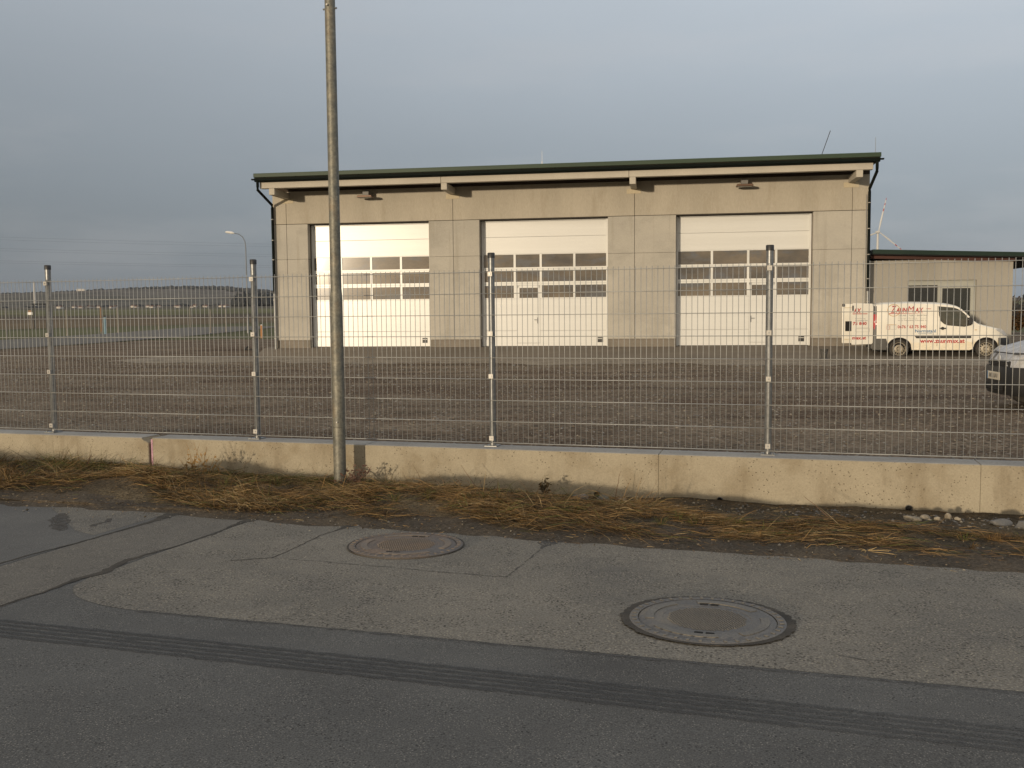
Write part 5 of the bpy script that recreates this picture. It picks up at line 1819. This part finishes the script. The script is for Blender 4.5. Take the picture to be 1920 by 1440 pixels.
# ------------------------------------------------------------------ FAR VILLAGE, WOODED RIDGE, BUSHES
hs = []
for k in range(26):
    px = (rnd.uniform(-310, -205) if k < 17 else rnd.uniform(-345, -300))
    y = 690 + rnd.uniform(-25, 60)
    hs.append((px, y))
hp = None
for k, (x, y) in enumerate(hs):
    wv, dv, hv = rnd.uniform(1.6, 3.4), rnd.uniform(3, 5), rnd.uniform(1.0, 1.7)
    t = thing('village_house', 'tiny pale house of the village row at the foot of the hills', 'house', (x, y, T(x, y) - .4), rnd.uniform(-.4, .4), 'houses of the far village')
    MB().box(-wv / 2, wv / 2, -dv / 2, dv / 2, 0, hv).build('wall', M['housewall'], t)
    MB().add([(-wv / 2 - .3, -dv / 2 - .3, hv), (wv / 2 + .3, -dv / 2 - .3, hv), (wv / 2 + .3, dv / 2 + .3, hv), (-wv / 2 - .3, dv / 2 + .3, hv), (-wv / 2, 0, hv + .8), (wv / 2, 0, hv + .8)],
             [(0, 1, 5, 4), (3, 4, 5, 2), (0, 4, 3), (1, 2, 5), (0, 3, 2, 1)]).build('roof', M['houseroof'], t)
t = thing('farm_shed', 'long white shed roof catching light on the far hillside', 'shed', (-1005, 2230, T(-1005, 2230) - 1), .1)
MB().box(-9, 9, -6, 6, 0, 4).build('wall', M['housewall'], t)
MB().prism([(-9.5, 4), (9.5, 4), (8, 6.5), (-8, 6.5)], -6.5, 6.5).build('roof', M['housewall'], t)

bt = bmesh.new()
bmesh.ops.create_icosphere(bt, subdivisions=1, radius=1)
iv = [v.co.copy() for v in bt.verts]
bt.verts.index_update()
ifs = [tuple(v.index for v in f.verts) for f in bt.faces]
bt.free()


def tree_mass(name, places, mt, label):
    V, Fc = [], []
    for (x, y, z, r, h) in places:
        o_ = len(V)
        ph = rnd.uniform(0, 6)
        for v in iv:
            k = 1 + .25 * math.sin(v.x * 5 + ph) * math.cos(v.y * 4 + ph * 2)
            V.append((x + v.x * r * k, y + v.y * r * k, z + h * .5 + v.z * h * .55 * k))
        Fc += [tuple(i + o_ for i in f) for f in ifs]
    b = MB(); b.v, b.f, b.m = V, Fc, [0] * len(Fc)
    o_ = b.build(name, mt, None, fix=False)
    o_['kind'] = 'stuff'
    o_['label'] = label
    return o_


pl_ = []
for k in range(2600):
    x = rnd.uniform(-1700, 300)
    y = rnd.uniform(2420, 2620)
    if rnd.random() < .06: y = rnd.uniform(2250, 2420)
    pl_.append((x, y, T(x, y) - 2, rnd.uniform(8, 13), rnd.uniform(9, 12) * (1 if y > 2400 else .5)))
tree_mass('ridge_forest', pl_, M['forest'], 'dark continuous forest along the crest of the far hills')
pl_ = []
for k in range(170):
    x = rnd.gauss(-280, 120)
    y = rnd.uniform(780, 1250)
    pl_.append((x, y, T(x, y) - .8, rnd.uniform(2, 5), rnd.uniform(1.5, 3.2)))
for k in range(70):
    x = rnd.gauss(-205, 6); y = rnd.gauss(760, 10)
    pl_.append((x, y, T(x, y) - .8, rnd.uniform(2, 4), rnd.uniform(5, 12)))
tree_mass('far_hedges', pl_, M['forest'], 'dark hedges and small trees on the slopes behind the far village')
pl_ = []
for _ in range(110):
    cx_, cy_, ch_ = rnd.uniform(20, 95), rnd.uniform(110, 170), rnd.uniform(2.0, 4.2)
    for q in range(14):
        pl_.append((cx_ + rnd.gauss(0, 1.1), cy_ + rnd.gauss(0, 1.1), ch_ * rnd.uniform(-.1, .8), rnd.uniform(.3, .75), rnd.uniform(.5, 1.1)))
tree_mass('far_thicket', pl_, M['forest'], 'dark leafless thicket closing the view behind the annex')


def bush(x, y, h, r, mt, label, n=900):
    t_ = thing('bush', label, 'bush', (x, y, T(x, y)), 0)
    b = MB()
    for k in range(9):
        a_ = rnd.uniform(0, 6.3)
        b.tube([(0, 0, 0), (r * .4 * math.cos(a_), r * .4 * math.sin(a_), h * .45), (r * .75 * math.cos(a_), r * .75 * math.sin(a_), h * rnd.uniform(.6, .95))], [.05, .03, .01], n=4)
    b.build('branches', M['bushdark'], t_, fix=False)
    lf = MB()
    for k in range(n):
        u = rnd.random() ** .5
        a_, el = rnd.uniform(0, 6.3), rnd.uniform(-.2, 1.4)
        c = Vector((r * u * math.cos(a_) * math.cos(el), r * u * math.sin(a_) * math.cos(el), h * (.35 + .6 * u * math.sin(el)) * rnd.uniform(.6, 1)))
        d = Vector((rnd.gauss(0, 1), rnd.gauss(0, 1), rnd.gauss(0, 1))).normalized() * rnd.uniform(.06, .14)
        e_ = d.cross(Vector((rnd.gauss(0, 1), rnd.gauss(0, 1), rnd.gauss(0, 1)))).normalized() * d.length * .6
        lf.add([c - d, c + e_, c + d, c - e_], [(0, 1, 2, 3)])
    lf.build('foliage', mt, t_, fix=False)
    return t_


bush(33.0, 60, 2.1, 1.4, M['bushrust'], 'rust brown leafy bush right of the annex corner', 1200)
bush(31.6, 61.5, 1.7, 1.3, M['bushrust'], 'lower rust brown bush half hidden by the annex corner', 900)
bush(33.5, 66, 3.2, 2.6, M['bushdark'], 'tall dark leafless bush behind the rust brown ones', 1500)

# ------------------------------------------------------------------ AIR
hm = bpy.data.materials.new('haze')
hm.use_nodes = True
ht = hm.node_tree
ht.nodes.clear()
ho = ht.nodes.new('ShaderNodeOutputMaterial')
hv = ht.nodes.new('ShaderNodeVolumePrincipled')
hv.inputs['Color'].default_value = (0.80, 0.84, 0.90, 1)
hv.inputs['Density'].default_value = 0.00005
hv.inputs['Anisotropy'].default_value = 0.0
ht.links.new(hv.outputs[0], ho.inputs['Volume'])
hz_box = MB().box(-3100, 3100, -3100, 3600, -2.5, 175).build('haze', hm)
hz_box['kind'] = 'stuff'
hz_box['label'] = 'thin pale haze in the air over the fields and hills'
